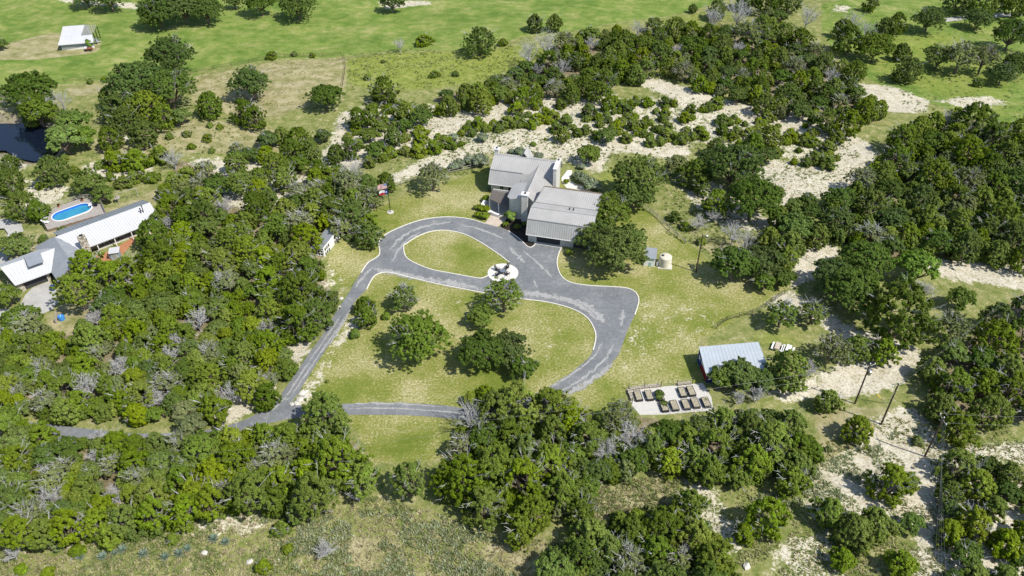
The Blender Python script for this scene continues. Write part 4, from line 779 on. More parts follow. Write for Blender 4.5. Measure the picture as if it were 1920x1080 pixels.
# ------------------------------------------------------------------ plants: prototypes (meshes shared by all copies)
def leaves(centres, radii, per, size, flat=.8, tone_var=.25, out_from=None, aspect=1.8, tip=(1.18, 1.28, .7)):
    """leaf sprays: small quads spread through balls round the clump centres"""
    centres = np.asarray(centres, float); radii = np.asarray(radii, float); n = len(centres)
    idx = np.repeat(np.arange(n), per); m = len(idx)
    d = RNG.normal(size=(m, 3)); d /= np.linalg.norm(d, axis=1)[:, None]
    rr = RNG.random(m) ** .6
    p = centres[idx] + d * (rr * radii[idx])[:, None] * np.array([1, 1, flat])
    od = p - centres.mean(0) * np.array([1, 1, .7]); od /= np.linalg.norm(od, axis=1)[:, None] + 1e-6
    nrm = d * .55 + od * .55 + RNG.normal(size=(m, 3)) * .42 + np.array([0, 0, .35]); nrm /= np.linalg.norm(nrm, axis=1)[:, None]
    a = np.cross(nrm, RNG.normal(size=(m, 3))); a /= np.linalg.norm(a, axis=1)[:, None]; b = np.cross(nrm, a)
    s = size * RNG.uniform(.6, 1.35, m)
    a *= (s * aspect / 2)[:, None]; b *= (s / 2)[:, None]
    V = np.stack([p - a, p + b * .9, p + a, p - b * .9], 1).reshape(-1, 3); F = np.arange(4 * m).reshape(-1, 4)
    cl = 1 + RNG.uniform(-tone_var, tone_var, n); tone = (cl[idx] * (1 + RNG.uniform(-.25, .25, m)))[:, None] * np.ones((1, 3))
    young = RNG.random(n)[idx] * rr; tone *= 1 + (np.array(tip) - 1) * (young ** 2)[:, None] * 1.3
    return V, F, tone
def limb(mb, a, b, r0, r1, bend, n=3, sides=5):
    a = Vector(a); b = Vector(b); o = Vector((random.uniform(-1, 1), random.uniform(-1, 1), random.uniform(-.3, .8))) * bend; p = a
    for i in range(n):
        u = (i + 1) / n; q = a.lerp(b, u) + o * math.sin(u * math.pi); mb.tube(p, q, r0 + (r1 - r0) * i / n, r0 + (r1 - r0) * u, sides, cap=False); p = q
PROTO = {}
def proto(kind, dia, height, crown, trunk, dead=None):
    PROTO.setdefault(kind, []).append(dict(dia=dia, h=height, crown=crown, trunk=trunk, dead=dead))
def cedar(dia, hr, dens=1., trunk_show=.12, dead=0., open_=0.):
    Rr = dia / 2; h = dia * hr; z0 = h * trunk_show; n = int((100 + 44 * dia) * dens); C = []; rad = []; lob = RNG.uniform(0, 6.28, 5); la = RNG.uniform(.06, .16, 5)
    tries = 0
    while len(C) < n and tries < 9000:
        tries += 1; u = RNG.random(); a = RNG.uniform(0, 2 * math.pi)
        prof = (math.sin(math.pi * min(1, (u * .86 + .14)) ** .85)) ** .62 if u < .93 else .35
        wob = 1 + sum(la[k] * math.sin((k + 2) * a + lob[k] + u * 3) for k in range(5))
        s = RNG.uniform(.45, 1.1) ** .55; r = Rr * prof * wob * s; z = z0 + (h - z0) * u * .96
        cr = RNG.uniform(.13, .34) * (.65 + .055 * dia)
        if open_ and mnoise.noise(Vector((r * math.cos(a) * .55 + dia * 7, r * math.sin(a) * .55, z * .55))) < open_ - .35: continue
        C.append((max(0, r - cr * .4) * math.cos(a), max(0, r - cr * .4) * math.sin(a), z)); rad.append(cr)
    V, F, T = leaves(C, rad, 54, .155, 1.15, .17, aspect=2.0)
    me = mesh_np('crown', V, F, T); tb = MB(); tops = []
    k = random.randint(2, 4)
    for i in range(k):
        a = i * 6.28 / k + random.random(); t_ = (Rr * .45 * math.cos(a), Rr * .45 * math.sin(a), h * random.uniform(.55, .75)); limb(tb, (0, 0, -.3), t_, .07 + dia * .018, .04, .3, 4, 6); tops.append(t_)
        for j in range(4):
            aa = random.uniform(0, 6.28); limb(tb, Vector(t_) * random.uniform(.5, .9), (Rr * .85 * math.cos(aa), Rr * .85 * math.sin(aa), h * random.uniform(.35, .8)), .05, .02, .25, 3, 4)
    dd = None
    if dead:
        db = MB()
        for i in range(int(15 * dead)):
            a = random.uniform(0, 6.28); zz = random.uniform(.2, .95) * h; p = Vector((Rr * .4 * math.cos(a), Rr * .4 * math.sin(a), zz * .75)); e = Vector((Rr * random.uniform(.75, 1.12) * math.cos(a + .4), Rr * random.uniform(.75, 1.12) * math.sin(a + .4), zz)); limb(db, p, e, .035, .014, .3, 3, 4)
            for q in range(3): limb(db, p.lerp(e, random.uniform(.5, .95)), e + Vector((random.uniform(-.6, .6), random.uniform(-.6, .6), random.uniform(-.2, .5))), .025, .012, .1, 2, 3)
        dd = db.mesh('dead_branches'); dd.materials.append(M('dead_wood'))
    tm = tb.mesh('trunk'); tm.materials.append(M('bark')); me.materials.append(M('cedar_mid'))
    return dia, h, me, tm, dd
def oak(dia, hr, lobes, dens=1., gap=.0, dead=0., trunk=.18, size=.26):
    Rr = dia / 2; h = dia * hr; C = []; rad = []; tb = MB(); fork = Vector((random.uniform(-.3, .3), random.uniform(-.3, .3), h * trunk)); limb(tb, (0, 0, -.3), fork, .10 + dia * .022, .09 + dia * .016, .15, 3, 8)
    for i in range(lobes):
        g = (i + .5) / lobes; el = math.asin(min(1, .04 + .96 * (1 - g) ** .9)); a = i * 2.39996 + RNG.uniform(-.25, .25); rr = RNG.uniform(.66, .80); f = RNG.uniform(.88, 1.1)
        c = np.array([Rr * rr * f * math.cos(el) * math.cos(a), Rr * rr * f * math.cos(el) * math.sin(a), h * (.40 + .44 * math.sin(el) * f)]); lr = Rr * RNG.uniform(.24, .46)
        limb(tb, fork, c, .06 + dia * .008, .03, .35, 4, 5)
        m = int((18 + dia * 2.1) * dens)
        for k in range(m):
            d = RNG.normal(size=3); d /= np.linalg.norm(d); d[2] = abs(d[2]) * 1.0 if RNG.random() < .75 else d[2]
            p = c + d * lr * RNG.uniform(.55, 1.) * np.array([1, 1, .75]); C.append(p); rad.append(RNG.uniform(.18, .40) * (.6 + dia * .04))
            if k % 4 == 0: limb(tb, c, p, .03, .012, .15, 2, 3)
    V, F, T = leaves(C, rad, 46, size * .66, .8, .16, aspect=1.5, tip=(1.15, 1.15, .85))
    me = mesh_np('crown', V, F, T); dd = None
    if dead:
        db = MB()
        for i in range(int(15 * dead)):
            a = random.uniform(0, 6.28); el = random.uniform(.2, 1.4); e = Vector((Rr * math.cos(el) * math.cos(a), Rr * math.cos(el) * math.sin(a), h * (.42 + .6 * math.sin(el)))) * random.uniform(.9, 1.06); p = fork.lerp(e, .45); limb(db, p, e, .045, .016, .4, 4, 4)
            for q in range(4): limb(db, p.lerp(e, random.uniform(.5, .95)), e + Vector((random.uniform(-.9, .9), random.uniform(-.9, .9), random.uniform(-.3, .6))), .03, .012, .15, 2, 3)
        dd = db.mesh('dead_branches'); dd.materials.append(M('dead_wood'))
    tm = tb.mesh('trunk'); tm.materials.append(M('bark')); me.materials.append(M('oak_mid')); return dia, h, me, tm, dd
def bare(dia, hr, n1=9, n2=7, n3=6):
    Rr = dia / 2; h = dia * hr; tb = MB(); cb = MB(); f = Vector((0, 0, h * .2)); limb(tb, (0, 0, -.3), f, .06 + dia * .02, .05 + dia * .015, .1, 3, 7)
    for i in range(n1):
        a = i * 2.4; el = random.uniform(.25, 1.45); e = Vector((Rr * .7 * math.cos(el) * math.cos(a), Rr * .7 * math.cos(el) * math.sin(a), h * (.35 + .5 * math.sin(el)))); limb(tb, f, e, .05 + dia * .007, .035, .3, 4, 5)
        for j in range(n2):
            s = f.lerp(e, random.uniform(.4, 1)); e2 = s + (e - f) * random.uniform(.2, .5) + Vector((random.uniform(-1, 1), random.uniform(-1, 1), random.uniform(-.3, .9))) * Rr * .32; limb(cb, s, e2, .03, .016, .15, 3, 4)
            for q in range(n3): s3 = s.lerp(e2, random.uniform(.3, 1)); limb(cb, s3, s3 + Vector((random.uniform(-1, 1), random.uniform(-1, 1), random.uniform(-.3, 1))) * Rr * .2, .017, .009, .06, 2, 3)
    tm = tb.mesh('trunk'); tm.materials.append(M('dead_wood')); cm = cb.mesh('crown'); cm.materials.append(M('dead_wood')); return dia, h, cm, tm, None
for d in (3.2, 4.6, 6.2):
    for k in range(3): proto('cedar', *cedar(d, random.uniform(.95, 1.15), 1., .10, [0, .5, 1.][k], [0, .05, .1][k]))
for d in (8.2,):
    for k in range(2): proto('cedar', *cedar(d, .95, 1., .14, .8, .05))
for d in (4.6, 6.4): proto('tallcedar', *cedar(d, 1.3, .8, .34, .8, .1))
for d in (1.5, 2.4, 3.2):
    for k in range(2): proto('scrub', *cedar(d, [.62, .8][k], [.6, .8][k], .05, .3, .1))
for d, l in ((5.5, 13), (8.0, 18), (11.0, 24)):
    for k in range(2): proto('oak', *oak(d, [.72, .8][k], l, 1., dead=[0, .6][k]))
for d, l in ((5.0, 11), (8.0, 15)): proto('thinoak', *oak(d, .85, l, .55, dead=1.6, trunk=.3))
for d in (3.0, 5.0, 7.0): proto('bare', *bare(d, .9))
proto('bare', *bare(4.4, .75, 12, 8, 6))
for d, l in ((2.4, 8), (5.2, 12)): proto('leafy', *oak(d, .8, l, 1., size=.24))
def shrub(dia, hr, n, size, per=50):
    Rr = dia / 2; h = dia * hr; C = []; rd = []
    for i in range(n):
        a = RNG.uniform(0, 6.28); r = Rr * math.sqrt(RNG.random()) * .85; C.append((r * math.cos(a), r * math.sin(a), h * (.3 + .5 * math.sqrt(max(0, 1 - (r / Rr) ** 2)) * RNG.uniform(.6, 1)))); rd.append(Rr * RNG.uniform(.2, .34))
    V, F, T = leaves(C, rd, per, size, .85, .2, aspect=1.5); me = mesh_np('crown', V, F, T); me.materials.append(M('sage_leaf')); tb = MB()
    for i in range(5): limb(tb, (0, 0, -.1), C[i], .03, .015, .1, 3, 4)
    tm = tb.mesh('trunk'); tm.materials.append(M('bark')); return dia, h, me, tm, None
for d in (1.2, 2.2): proto('bush', *shrub(d, .75, int(14 + 9 * d), .13 + .03 * d, 70))
def agave():
    mb = MB()
    for i in range(26):
        a = i * 2.4; el = R(18 + 62 * (i / 26)); L_ = .75 * random.uniform(.8, 1.1); d = Vector((math.cos(a) * math.cos(el), math.sin(a) * math.cos(el), math.sin(el))); s = Vector((-math.sin(a), math.cos(a), 0)); up = d.cross(s)
        p0 = Vector((0, 0, .05)); mb.add([p0 - s * .05, p0 + s * .05, p0 + d * L_ * .5 + s * .075 - up * .02, p0 + d * L_ * .5 - s * .075 - up * .02, p0 + d * L_ + Vector((0, 0, -.05))], [(0, 1, 2, 3), (3, 2, 4)])
    me = mb.mesh('blades'); at = me.color_attributes.new('tone', 'FLOAT_COLOR', 'CORNER'); at.data.foreach_set('color', np.ones(len(me.loops) * 4, np.float32)); me.materials.append(M('agave_leaf')); return me
AG = agave()

# ------------------------------------------------------------------ planting plan
PLANTS = []      # dict(obj, px, py, kind word, colour word, size word)
COLMAP = {'cy': ('cedar_yellow', 'yellow-green'), 'cm': ('cedar_mid', 'olive green'), 'cd': ('cedar_dark', 'dark green'), 'od': ('oak_dark', 'deep green'), 'om': ('oak_mid', 'mid green'), 'og': ('oak_grey', 'grey-green'), 'lf': ('bright_leaf', 'bright green'), 'yl': ('yellow_leaf', 'yellowish'), 'sg': ('sage_leaf', 'silvery'), 'dw': ('dead_wood', 'grey')}
WORD = {'cedar': ('cedar_tree', 'cedar', 'tree'), 'tallcedar': ('cedar_tree', 'cedar with bare trunk', 'tree'), 'scrub': ('juniper_bush', 'juniper bush', 'bush'), 'oak': ('oak_tree', 'live oak', 'tree'), 'thinoak': ('oak_tree', 'thin live oak', 'tree'), 'bare': ('bare_tree', 'leafless tree', 'tree'), 'leafy': ('leafy_tree', 'leafy tree', 'tree'), 'bush': ('garden_shrub', 'rounded shrub', 'shrub')}
def plant(px, py, dpx, kind, col, hs=1.):
    m = mpp(px, py) * .97; D = dpx * m; cand = PROTO[kind]; best = min(abs(math.log(c['dia'] / D)) for c in cand); near = [c for c in cand if abs(math.log(c['dia'] / D)) < best + .12]; pr = random.choice(near)
    s = D / pr['dia']; zc = pr['h'] * s * .5 * hs; b = P(px, py, zc); b.z = hgt(b.x, b.y) if abs(b.x) < 300 else 0
    nm, wd, cat = WORD[kind]; o = empty(nm, b, random.uniform(0, 6.28)); o.scale = (s * random.uniform(.94, 1.06), s * random.uniform(.94, 1.06), s * hs)
    mt, cw = COLMAP[col]
    c = link('crown', pr['crown'], None, o)
    if kind != 'bare': c.material_slots[0].link = 'OBJECT'; c.material_slots[0].material = M(mt)
    link('trunk', pr['trunk'], None, o)
    if pr['dead']: link('dead_branches', pr['dead'], None, o)['kind'] = 'stuff'
    PLANTS.append(dict(o=o, px=px, py=py, d=dpx, D=D, wd=wd, cw=cw, cat=cat)); return o
T = []   # (px, py, diameter px, kind, colour)
def add(kind, col, *items):
    for it in items: T.append((it[0], it[1], it[2], kind, col))
add('oak', 'od', (298,22,78), (345,18,84), (388,26,66), (282,40,44), (488,5,64), (557,9,72), (160,-6,56), (205,-4,60), (735,2,46), (2,84,26), (440,4,40))
add('oak', 'od', (55,172,95), (320,108,96), (258,160,112), (318,172,92), (470,157,76), (612,184,66)); add('oak', 'om', (70,207,72))
add('bare', 'dw', (116,190,50), (5,186,34)); add('cedar', 'cd', (205,182,42), (216,205,58), (236,228,58), (204,262,46), (268,252,52), (720,168,52), (392,196,50), (456,205,46), (475,216,42))
add('cedar', 'yl', (278,204,66), (305,222,48), (250,208,44)); add('leafy', 'lf', (340,222,42), (140,236,66), (124,268,72), (158,262,56)); add('leafy', 'lf', (168,82,20))
add('scrub', 'cm', (320,258,16), (351,255,17), (389,260,22), (58,216,38), (510,107,22), (552,104,11), (585,104,12), (168,150,13), (195,147,12), (815,139,20), (795,75,32), (943,78,20), (690,146,14))
add('cedar', 'cd', (900,76,58), (1003,47,32), (1040,44,30), (1346,14,36), (1300,13,16)); add('bare', 'dw', (750,88,28), (992,98,56), (1028,84,58), (1196,55,38), (1336,32,50), (1385,22,66))
add('thinoak', 'og', (1400,62,60), (1060,80,46)); add('bare', 'dw', (1513,36,52), (1600,44,44), (1624,60,46), (1560,140,34))
add('cedar', 'cd', (1580,55,36), (1592,76,60), (1660,50,34), (1682,44,38), (1606,130,40), (1692,96,32), (1706,128,52), (1688,136,26), (1632,10,30)); add('oak', 'om', (1642,88,70), (1760,106,56)); add('oak', 'od', (1742,40,58), (1835,36,54), (1895,68,72), (1905,122,56), (1882,138,52))
add('thinoak', 'og', (1800,108,72), (1846,110,66)); add('cedar', 'cd', (1800,-4,60), (1850,-6,70), (1910,2,66), (1480,0,50), (1440,4,52), (1400,-2,40))
# round the main house
add('oak', 'om', (1196,338,106)); add('oak', 'od', (1190,365,84)); add('oak', 'om', (1142,400,84), (1118,442,84)); add('oak', 'om', (1150,472,114), (1176,450,74)); add('oak', 'om', (1104,290,50)); add('leafy', 'lf', (957,406,26))
add('scrub', 'cd', (1265,405,24), (1284,424,22), (654,446,20)); add('oak', 'og', (1270,312,52)); add('oak', 'od', (1376,312,112), (1412,378,114), (1376,498,86), (1432,492,80), (1340,300,64)); add('bare', 'dw', (1310,420,40), (1375,440,54), (1400,455,62), (1340,408,34)); add('leafy', 'lf', (1490,432,72))
add('thinoak', 'og', (812,333,68), (655,345,70), (700,372,54), (640,430,50)); add('cedar', 'cd', (724,341,36), (692,440,48), (662,404,64), (622,402,62)); add('bare', 'dw', (672,434,36), (665,318,56))
# island and lower lawn
add('thinoak', 'om', (757,560,58)); add('bare', 'dw', (772,568,40)); add('cedar', 'cd', (682,572,34), (688,594,40)); add('thinoak', 'om', (946,556,84)); add('oak', 'om', (902,594,56), (782,634,114)); add('oak', 'od', (905,660,98), (952,655,84), (982,690,62)); add('scrub', 'om', (724,592,16), (665,625,20))
add('cedar', 'cm', (930,770,84), (1030,762,80)); add('cedar', 'cy', (972,760,96)); add('cedar', 'cm', (608,776,90), (538,816,56), (700,800,1)) ; T.pop()
add('cedar', 'cd', (560,545,84), (592,590,72), (528,505,60), (578,512,56), (556,600,72), (536,690,38), (498,742,50)); add('cedar', 'cm', (500,640,60))
add('tallcedar', 'cm', (765,900,66), (590,930,84), (680,900,62), (522,905,58), (560,960,50)); add('cedar', 'cm', (628,862,112), (870,895,104), (925,880,104), (980,900,88), (905,945,80), (1000,960,76)); add('scrub', 'cm', (530,990,36), (540,1030,22), (495,1065,30)); add('bare', 'dw', (672,925,44), (610,1032,50))
add('tallcedar', 'cm', (470,932,80), (350,962,60), (400,952,64), (290,968,62), (235,975,60), (40,1000,68), (85,1000,62)); add('tallcedar', 'cy', (130,988,70), (180,980,56)); add('bare', 'dw', (165,725,62), (225,690,54), (370,600,56), (330,640,40), (185,820,36), (175,855,34), (25,1040,42), (275,975,32)); add('oak', 'og', (358,800,64), (345,770,50)); add('bare', 'dw', (325,300,44), (180,600,44), (475,690,32))
add('leafy', 'om', (380,845,80), (300,868,56)); add('scrub', 'cm', (145,1030,28), (325,1015,26), (40,1068,22), (90,1075,24))
# around the white-roofed house
add('oak', 'om', (28,462,62), (10,555,60), (40,602,76), (165,650,1)); T.pop(); add('thinoak', 'og', (48,612,64)); add('tallcedar', 'cm', (145,550,66), (165,500,56)); add('cedar', 'cm', (205,520,64), (235,510,60), (190,470,1)); T.pop(); add('cedar', 'cd', (285,440,64), (300,480,70)); add('scrub', 'cd', (117,434,24), (82,448,20), (50,478,24))
add('cedar', 'cd', (100,322,58), (18,340,50), (40,385,64), (20,310,34), (70,395,40)); add('leafy', 'om', (165,345,62), (195,365,44)); add('scrub', 'cm', (230,340,34), (250,330,28), (215,300,46), (255,300,50), (300,290,40), (140,320,18), (185,310,20), (122,300,16), (75,350,18), (205,330,20), (285,330,30), (310,360,40), (350,330,44))
# right side: barn and poles
add('thinoak', 'om', (1467,592,66), (1524,588,56)); add('oak', 'od', (1600,548,112), (1622,490,100), (1560,520,84)); add('cedar', 'cd', (1690,585,130)); add('leafy', 'lf', (1720,502,82)); add('thinoak', 'og', (1785,612,72), (1560,655,74)); add('leafy', 'om', (1802,560,56)); add('cedar', 'cm', (1658,655,52), (1605,650,52), (1478,692,76), (1556,746,48), (1610,800,56))
add('oak', 'om', (1388,705,76), (1352,708,58)); add('oak', 'od', (1432,714,60)); add('bare', 'dw', (1420,742,40), (1385,748,34), (1520,690,40), (1730,545,50)); add('cedar', 'cm', (1240,742,1)); T.pop()
add('cedar', 'cm', (1395,996,42), (1440,965,78), (1486,905,60), (1445,830,84), (1555,965,60), (1600,1000,70), (1640,985,70), (1668,905,76), (1704,905,44), (1690,1062,52), (1580,1050,44)); add('leafy', 'lf', (1708,985,48)); add('cedar', 'cy', (1800,870,70), (1835,905,62)); add('cedar', 'cd', (1295,940,60), (1240,985,80), (1185,1000,70), (1330,880,60), (1090,960,56))
add('cedar', 'cm', (1800,800,66), (1860,770,70), (1770,760,56), (1900,730,70), (1790,720,74), (1750,690,50))
add('bush', 'sg', (1093,335,30), (1108,345,32), (1085,328,22), (1118,350,24), (880,300,26), (900,300,34), (860,307,26), (850,312,22), (918,352,12)); add('bush', 'cm', (912,372,18), (908,404,20), (896,402,16), (1062,340,13), (1098,351,8), (1110,354,8), (970,425,14), (948,420,12), (985,420,12), (1067,473,16)); add('bush', 'cy', (902,389,17), (912,391,16), (894,388,14)); add('bush', 'sg', (975,283,22), (1010,292,20), (960,283,13), (1090,312,16), (850,255,20), (905,258,24))
add('bush', 'cd', (1237,738,19), (1246,757,14), (1237,744,16), (1323,750,10))
OPEN = [[(628,195),(668,200),(648,255),(612,292),(585,325),(548,365),(530,360),(575,312),(603,268)], [(470,420),(540,355),(556,365),(500,425),(470,450)], [(395,318),(470,312),(478,332),(400,340)], [(575,430),(650,425),(655,495),(585,520)], [(145,340),(290,340),(270,400),(200,400)], [(60,380),(270,345),(300,400),(290,420),(255,450),(160,500),(60,520)], [(700,330),(760,330),(760,400),(700,400)], [(80,560),(180,530),(180,575),(130,640),(90,625)], [(395,770),(470,735),(520,740),(480,790),(400,800)], [(230,940),(300,930),(300,960),(230,960)], [(340,890),(400,885),(400,915),(340,910)], [(430,380),(470,370),(480,400),(440,410)], [(190,890),(230,880),(240,920),(190,920)]]
BLOCK = DRIVE_OUT
def free(x, y, d, lst, f=.62):
    for q in lst:
        dx, dy = x - q[0], (y - q[1]) * 1.35
        if dx * dx + dy * dy < (f * (d + q[2]) / 2) ** 2: return False
    return True
def fill(poly, sizes, kinds, tries, f=.62, jit=True):
    xs = [p[0] for p in poly]; ys = [p[1] for p in poly]; n = 0
    for _ in range(tries):
        x, y = random.uniform(min(xs), max(xs)), random.uniform(min(ys), max(ys))
        if x < -25 or x > 1945 or y > 1105: continue
        if not inside1(x, y, poly) or any(inside1(x, y, q) for q in OPEN): continue
        if sizes[0] < 20 and any(inside1(x, y + 4, CALICHE[q][1]) for q in (1, 2)) and random.random() < .75: continue
        if inside1(x, y + 18, DRIVE_OUT) and not inside1(x, y, ISLAND2): continue
        if poly is W_SCRUB and mnoise.noise(Vector((x * .022, y * .05, 1.7))) < -.16: continue
        d = random.uniform(*sizes)
        if free(x, y, d, T, f):
            k = random.choices(kinds, [q[2] for q in kinds])[0]; T.append((x, y, d, k[0], k[1])); n += 1
    return n
MIXL = [('cedar', 'cy', 2.4), ('cedar', 'cm', 3.6), ('cedar', 'cd', .8), ('oak', 'om', 3.0), ('oak', 'od', .8), ('thinoak', 'og', 1.3), ('bare', 'dw', .45)]
MIXD = [('cedar', 'cd', 2.6), ('cedar', 'cm', 3.6), ('cedar', 'cy', .8), ('oak', 'od', 2.4), ('oak', 'om', 1.2), ('thinoak', 'og', .6), ('bare', 'dw', .35)]
for nm, sz, mx in [('the left wood', (38, 62), MIXL), ('the bottom left wood', (46, 76), MIXL), ('the wood below the lower road', (50, 82), MIXD), ('the bottom edge wood', (64, 92), MIXD), ('the wood at the right edge', (58, 88), MIXD), ('the bottom right wood', (46, 66), MIXD), ('the wood right of the white track', (46, 74), MIXD), ('the long wood above the white track', (30, 50), MIXD)]:
    fill(WOOD[nm], sz, mx, 1500, .90 if 'bottom right' in nm else .76 if 'right' in nm else .66)
fill([(1560,105),(1640,160),(1660,200),(1640,215),(1560,150),(1450,60),(1500,70)], (26, 40), MIXD, 300, .7)
fill([(1280,330),(1350,250),(1460,250),(1440,330),(1380,400),(1330,380)], (36, 60), MIXD, 120, .7); fill([(1440,450),(1500,400),(1540,440),(1500,470),(1470,540),(1430,540)], (40, 60), MIXD, 200, .66); fill([(1440,350),(1530,385),(1530,420),(1450,440)], (36, 56), MIXD, 120, .66)
fill([(600,240),(640,215),(760,200),(800,215),(640,330),(560,340),(500,300),(430,310),(440,270),(540,240)], (30, 48), MIXD, 300, .72)
fill(W_SCRUB, (11, 34), [('scrub', 'cm', 6), ('scrub', 'cd', 3), ('scrub', 'cy', 4)], 2200, .60)
fill([(840,245),(1040,235),(1300,250),(1400,270),(1400,300),(1300,270),(1120,255),(1080,262),(960,250)], (28, 44), MIXD, 220, .66)
fill([(1150,285),(1300,290),(1320,330),(1260,330)], (14, 26), [('scrub', 'cm', 1)], 14, 1.3); fill([(270,240),(430,230),(540,260),(420,290),(300,290)], (9, 18), [('scrub', 'cm', 1)], 40, 1.5); fill([(680,100),(960,110),(820,160),(660,165)], (7, 13), [('scrub', 'cd', 1)], 14, 2.)
fill([(1500,860),(1760,760),(1760,900),(1560,980)], (12, 26), [('scrub', 'cm', 1), ('scrub', 'og', 1)], 22, 1.4); fill([(1640,30),(1900,60),(1900,200),(1700,160)], (14, 30), [('scrub', 'cd', 1)], 16, 1.3); fill([(1320,320),(1420,420),(1300,400)], (12, 24), [('scrub', 'cm', 1), ('bush', 'sg', 1)], 16, 1.3); fill([(1250,420),(1340,480),(1400,470),(1340,420)], (14, 26), [('bare', 'dw', 1), ('scrub', 'cm', 2)], 14, 1.1)
fill([(560,735),(600,700),(640,640),(690,600),(660,650),(600,740)], (6, 11), [('bush', 'sg', 1), ('scrub', 'cm', 1)], 12, 1.6); fill([(380,775),(460,735),(530,690),(500,760),(420,795)], (12, 26), [('scrub', 'cm', 2), ('bush', 'sg', 1)], 20, 1.1); fill([(880,260),(1080,262),(1140,285),(1040,295),(900,285)], (6, 12), [('bush', 'sg', 1), ('scrub', 'cm', 1)], 22, 1.8)
# thicket between the singled-out trees: one uncountable mass, instanced from the same crowns
def thicket():
    tc = bpy.data.collections.new('thicket_parts'); k = 0
    for pr in PROTO['cedar'][:6]:
        for mt in (('cedar_mid', 'cedar_dark', 'cedar_yellow', 'oak_grey')[k % 4],):
            me = pr['crown'].copy(); me.materials.clear(); me.materials.append(M(mt)); me.transform(Matrix.Scale(1 / pr['dia'], 4)); o = bpy.data.objects.new('thicket_clump', me); tc.objects.link(o); k += 1
    pts = []; got = []
    for nm, poly in WOOD.items():
        if 'right edge' in nm or 'bottom right' in nm: continue
        xs = [p[0] for p in poly]; ys = [p[1] for p in poly]
        for _ in range(1400):
            x, y = random.uniform(min(xs), max(xs)), random.uniform(min(ys), max(ys))
            if x < -20 or x > 1940 or y > 1100 or not inside1(x, y, poly) or any(inside1(x, y, q) for q in OPEN): continue
            if inside1(x, y + 14, DRIVE_OUT) and not inside1(x, y, ISLAND2): continue
            d = random.uniform(24, 44) * (.62 if 'long' in nm else 1.)
            if not free(x, y, d, T, .50) or not free(x, y, d, got, .6): continue
            got.append((x, y, d)); D = d * mpp(x, y); b = P(x, y, D * .45); pts.append((b.x, b.y, hgt(b.x, b.y) - .1, D))
    me = bpy.data.meshes.new('cedar_thicket'); me.from_pydata([p[:3] for p in pts], [], []); at = me.attributes.new('size', 'FLOAT', 'POINT'); at.data.foreach_set('value', [p[3] for p in pts])
    o = link('cedar_thicket', me); md = o.modifiers.new('scatter', 'NODES'); ng = bpy.data.node_groups.new('scatter', 'GeometryNodeTree'); md.node_group = ng
    ng.interface.new_socket('Geometry', in_out='INPUT', socket_type='NodeSocketGeometry'); ng.interface.new_socket('Geometry', in_out='OUTPUT', socket_type='NodeSocketGeometry')
    N = ng.nodes.new; i, ou, ip, ci, na, rv = N('NodeGroupInput'), N('NodeGroupOutput'), N('GeometryNodeInstanceOnPoints'), N('GeometryNodeCollectionInfo'), N('GeometryNodeInputNamedAttribute'), N('FunctionNodeRandomValue')
    ci.inputs['Collection'].default_value = tc; ci.inputs['Separate Children'].default_value = True; ci.inputs['Reset Children'].default_value = True; ip.inputs['Pick Instance'].default_value = True
    na.data_type = 'FLOAT'; na.inputs['Name'].default_value = 'size'; rv.data_type = 'FLOAT_VECTOR'; rv.inputs[0].default_value = (0, 0, 0); rv.inputs[1].default_value = (0, 0, 6.28)
    ri = N('FunctionNodeRandomValue'); ri.data_type = 'INT'; ri.inputs['Min'].default_value = 0; ri.inputs['Max'].default_value = 5; ri.inputs['Seed'].default_value = 7
    Lk = ng.links.new; Lk(i.outputs[0], ip.inputs['Points']); Lk(ci.outputs[0], ip.inputs['Instance']); Lk(na.outputs['Attribute'], ip.inputs['Scale']); Lk(rv.outputs[0], ip.inputs['Rotation']); Lk(ri.outputs['Value'], ip.inputs['Instance Index']); Lk(ip.outputs[0], ou.inputs[0])
    tag(o, 'dense low cedar thicket filling the gaps between the trees of the woods', 'thicket', kind='stuff'); print('THICKET', len(pts))
thicket()
for (x, y, d, k, c_) in T: plant(x, y, d, k, c_)
for i, (x, y) in enumerate([(152,1046),(194,1046),(217,1040),(231,1034),(272,1044),(313,1051),(339,1045),(355,1036),(404,1018),(426,1024),(186,1008)]):
    p = P(x, y); p.z = hgt(p.x, p.y); o = empty('agave_plant', p, random.random() * 6); o.scale = (random.uniform(.9, 1.35),) * 3; link('blades', AG, None, o); PLANTS.append(dict(o=o, px=x, py=y, d=16, D=1.3, wd='agave rosette', cw='blue-green', cat='agave'))
# boulders
def boulder(r, seed):
    bm = bmesh.new(); bmesh.ops.create_icosphere(bm, subdivisions=2, radius=r)
    for v_ in bm.verts: k = 1 + .35 * mnoise.noise(v_.co * (1.3 / r) + Vector((seed, 0, 0))); v_.co = Vector((v_.co.x * k * 1.2, v_.co.y * k, v_.co.z * k * .75))
    me = bpy.data.meshes.new('boulder'); bm.to_mesh(me); bm.free(); me.materials.append(M('limestone')); return me
BL = [boulder(1., k * 3.7) for k in range(4)]
for i, (x, y, r) in enumerate([(456,744,1.1),(443,738,.8),(470,747,.35),(389,775,.5),(391,788,.35),(430,765,.35),(567,738,.6),(572,746,.5),(563,750,.55),(556,757,.45),(574,735,.4),(548,758,.35),(238,262,.8),(250,263,.6),(636,577,.4),(640,560,.35),(1035,1052,.3),(470,1058,.4),(505,1062,.35),(1400,1060,.5),(386,1042,.4)]):
    p = P(x, y); p.z = hgt(p.x, p.y) + r * .2; o = link('boulder', BL[i % 4], None, None, p, (0, 0, i * 1.7), r); PLANTS.append(dict(o=o, px=x, py=y, d=r * 10, D=r * 2, wd='limestone boulder', cw='pale', cat='boulder'))

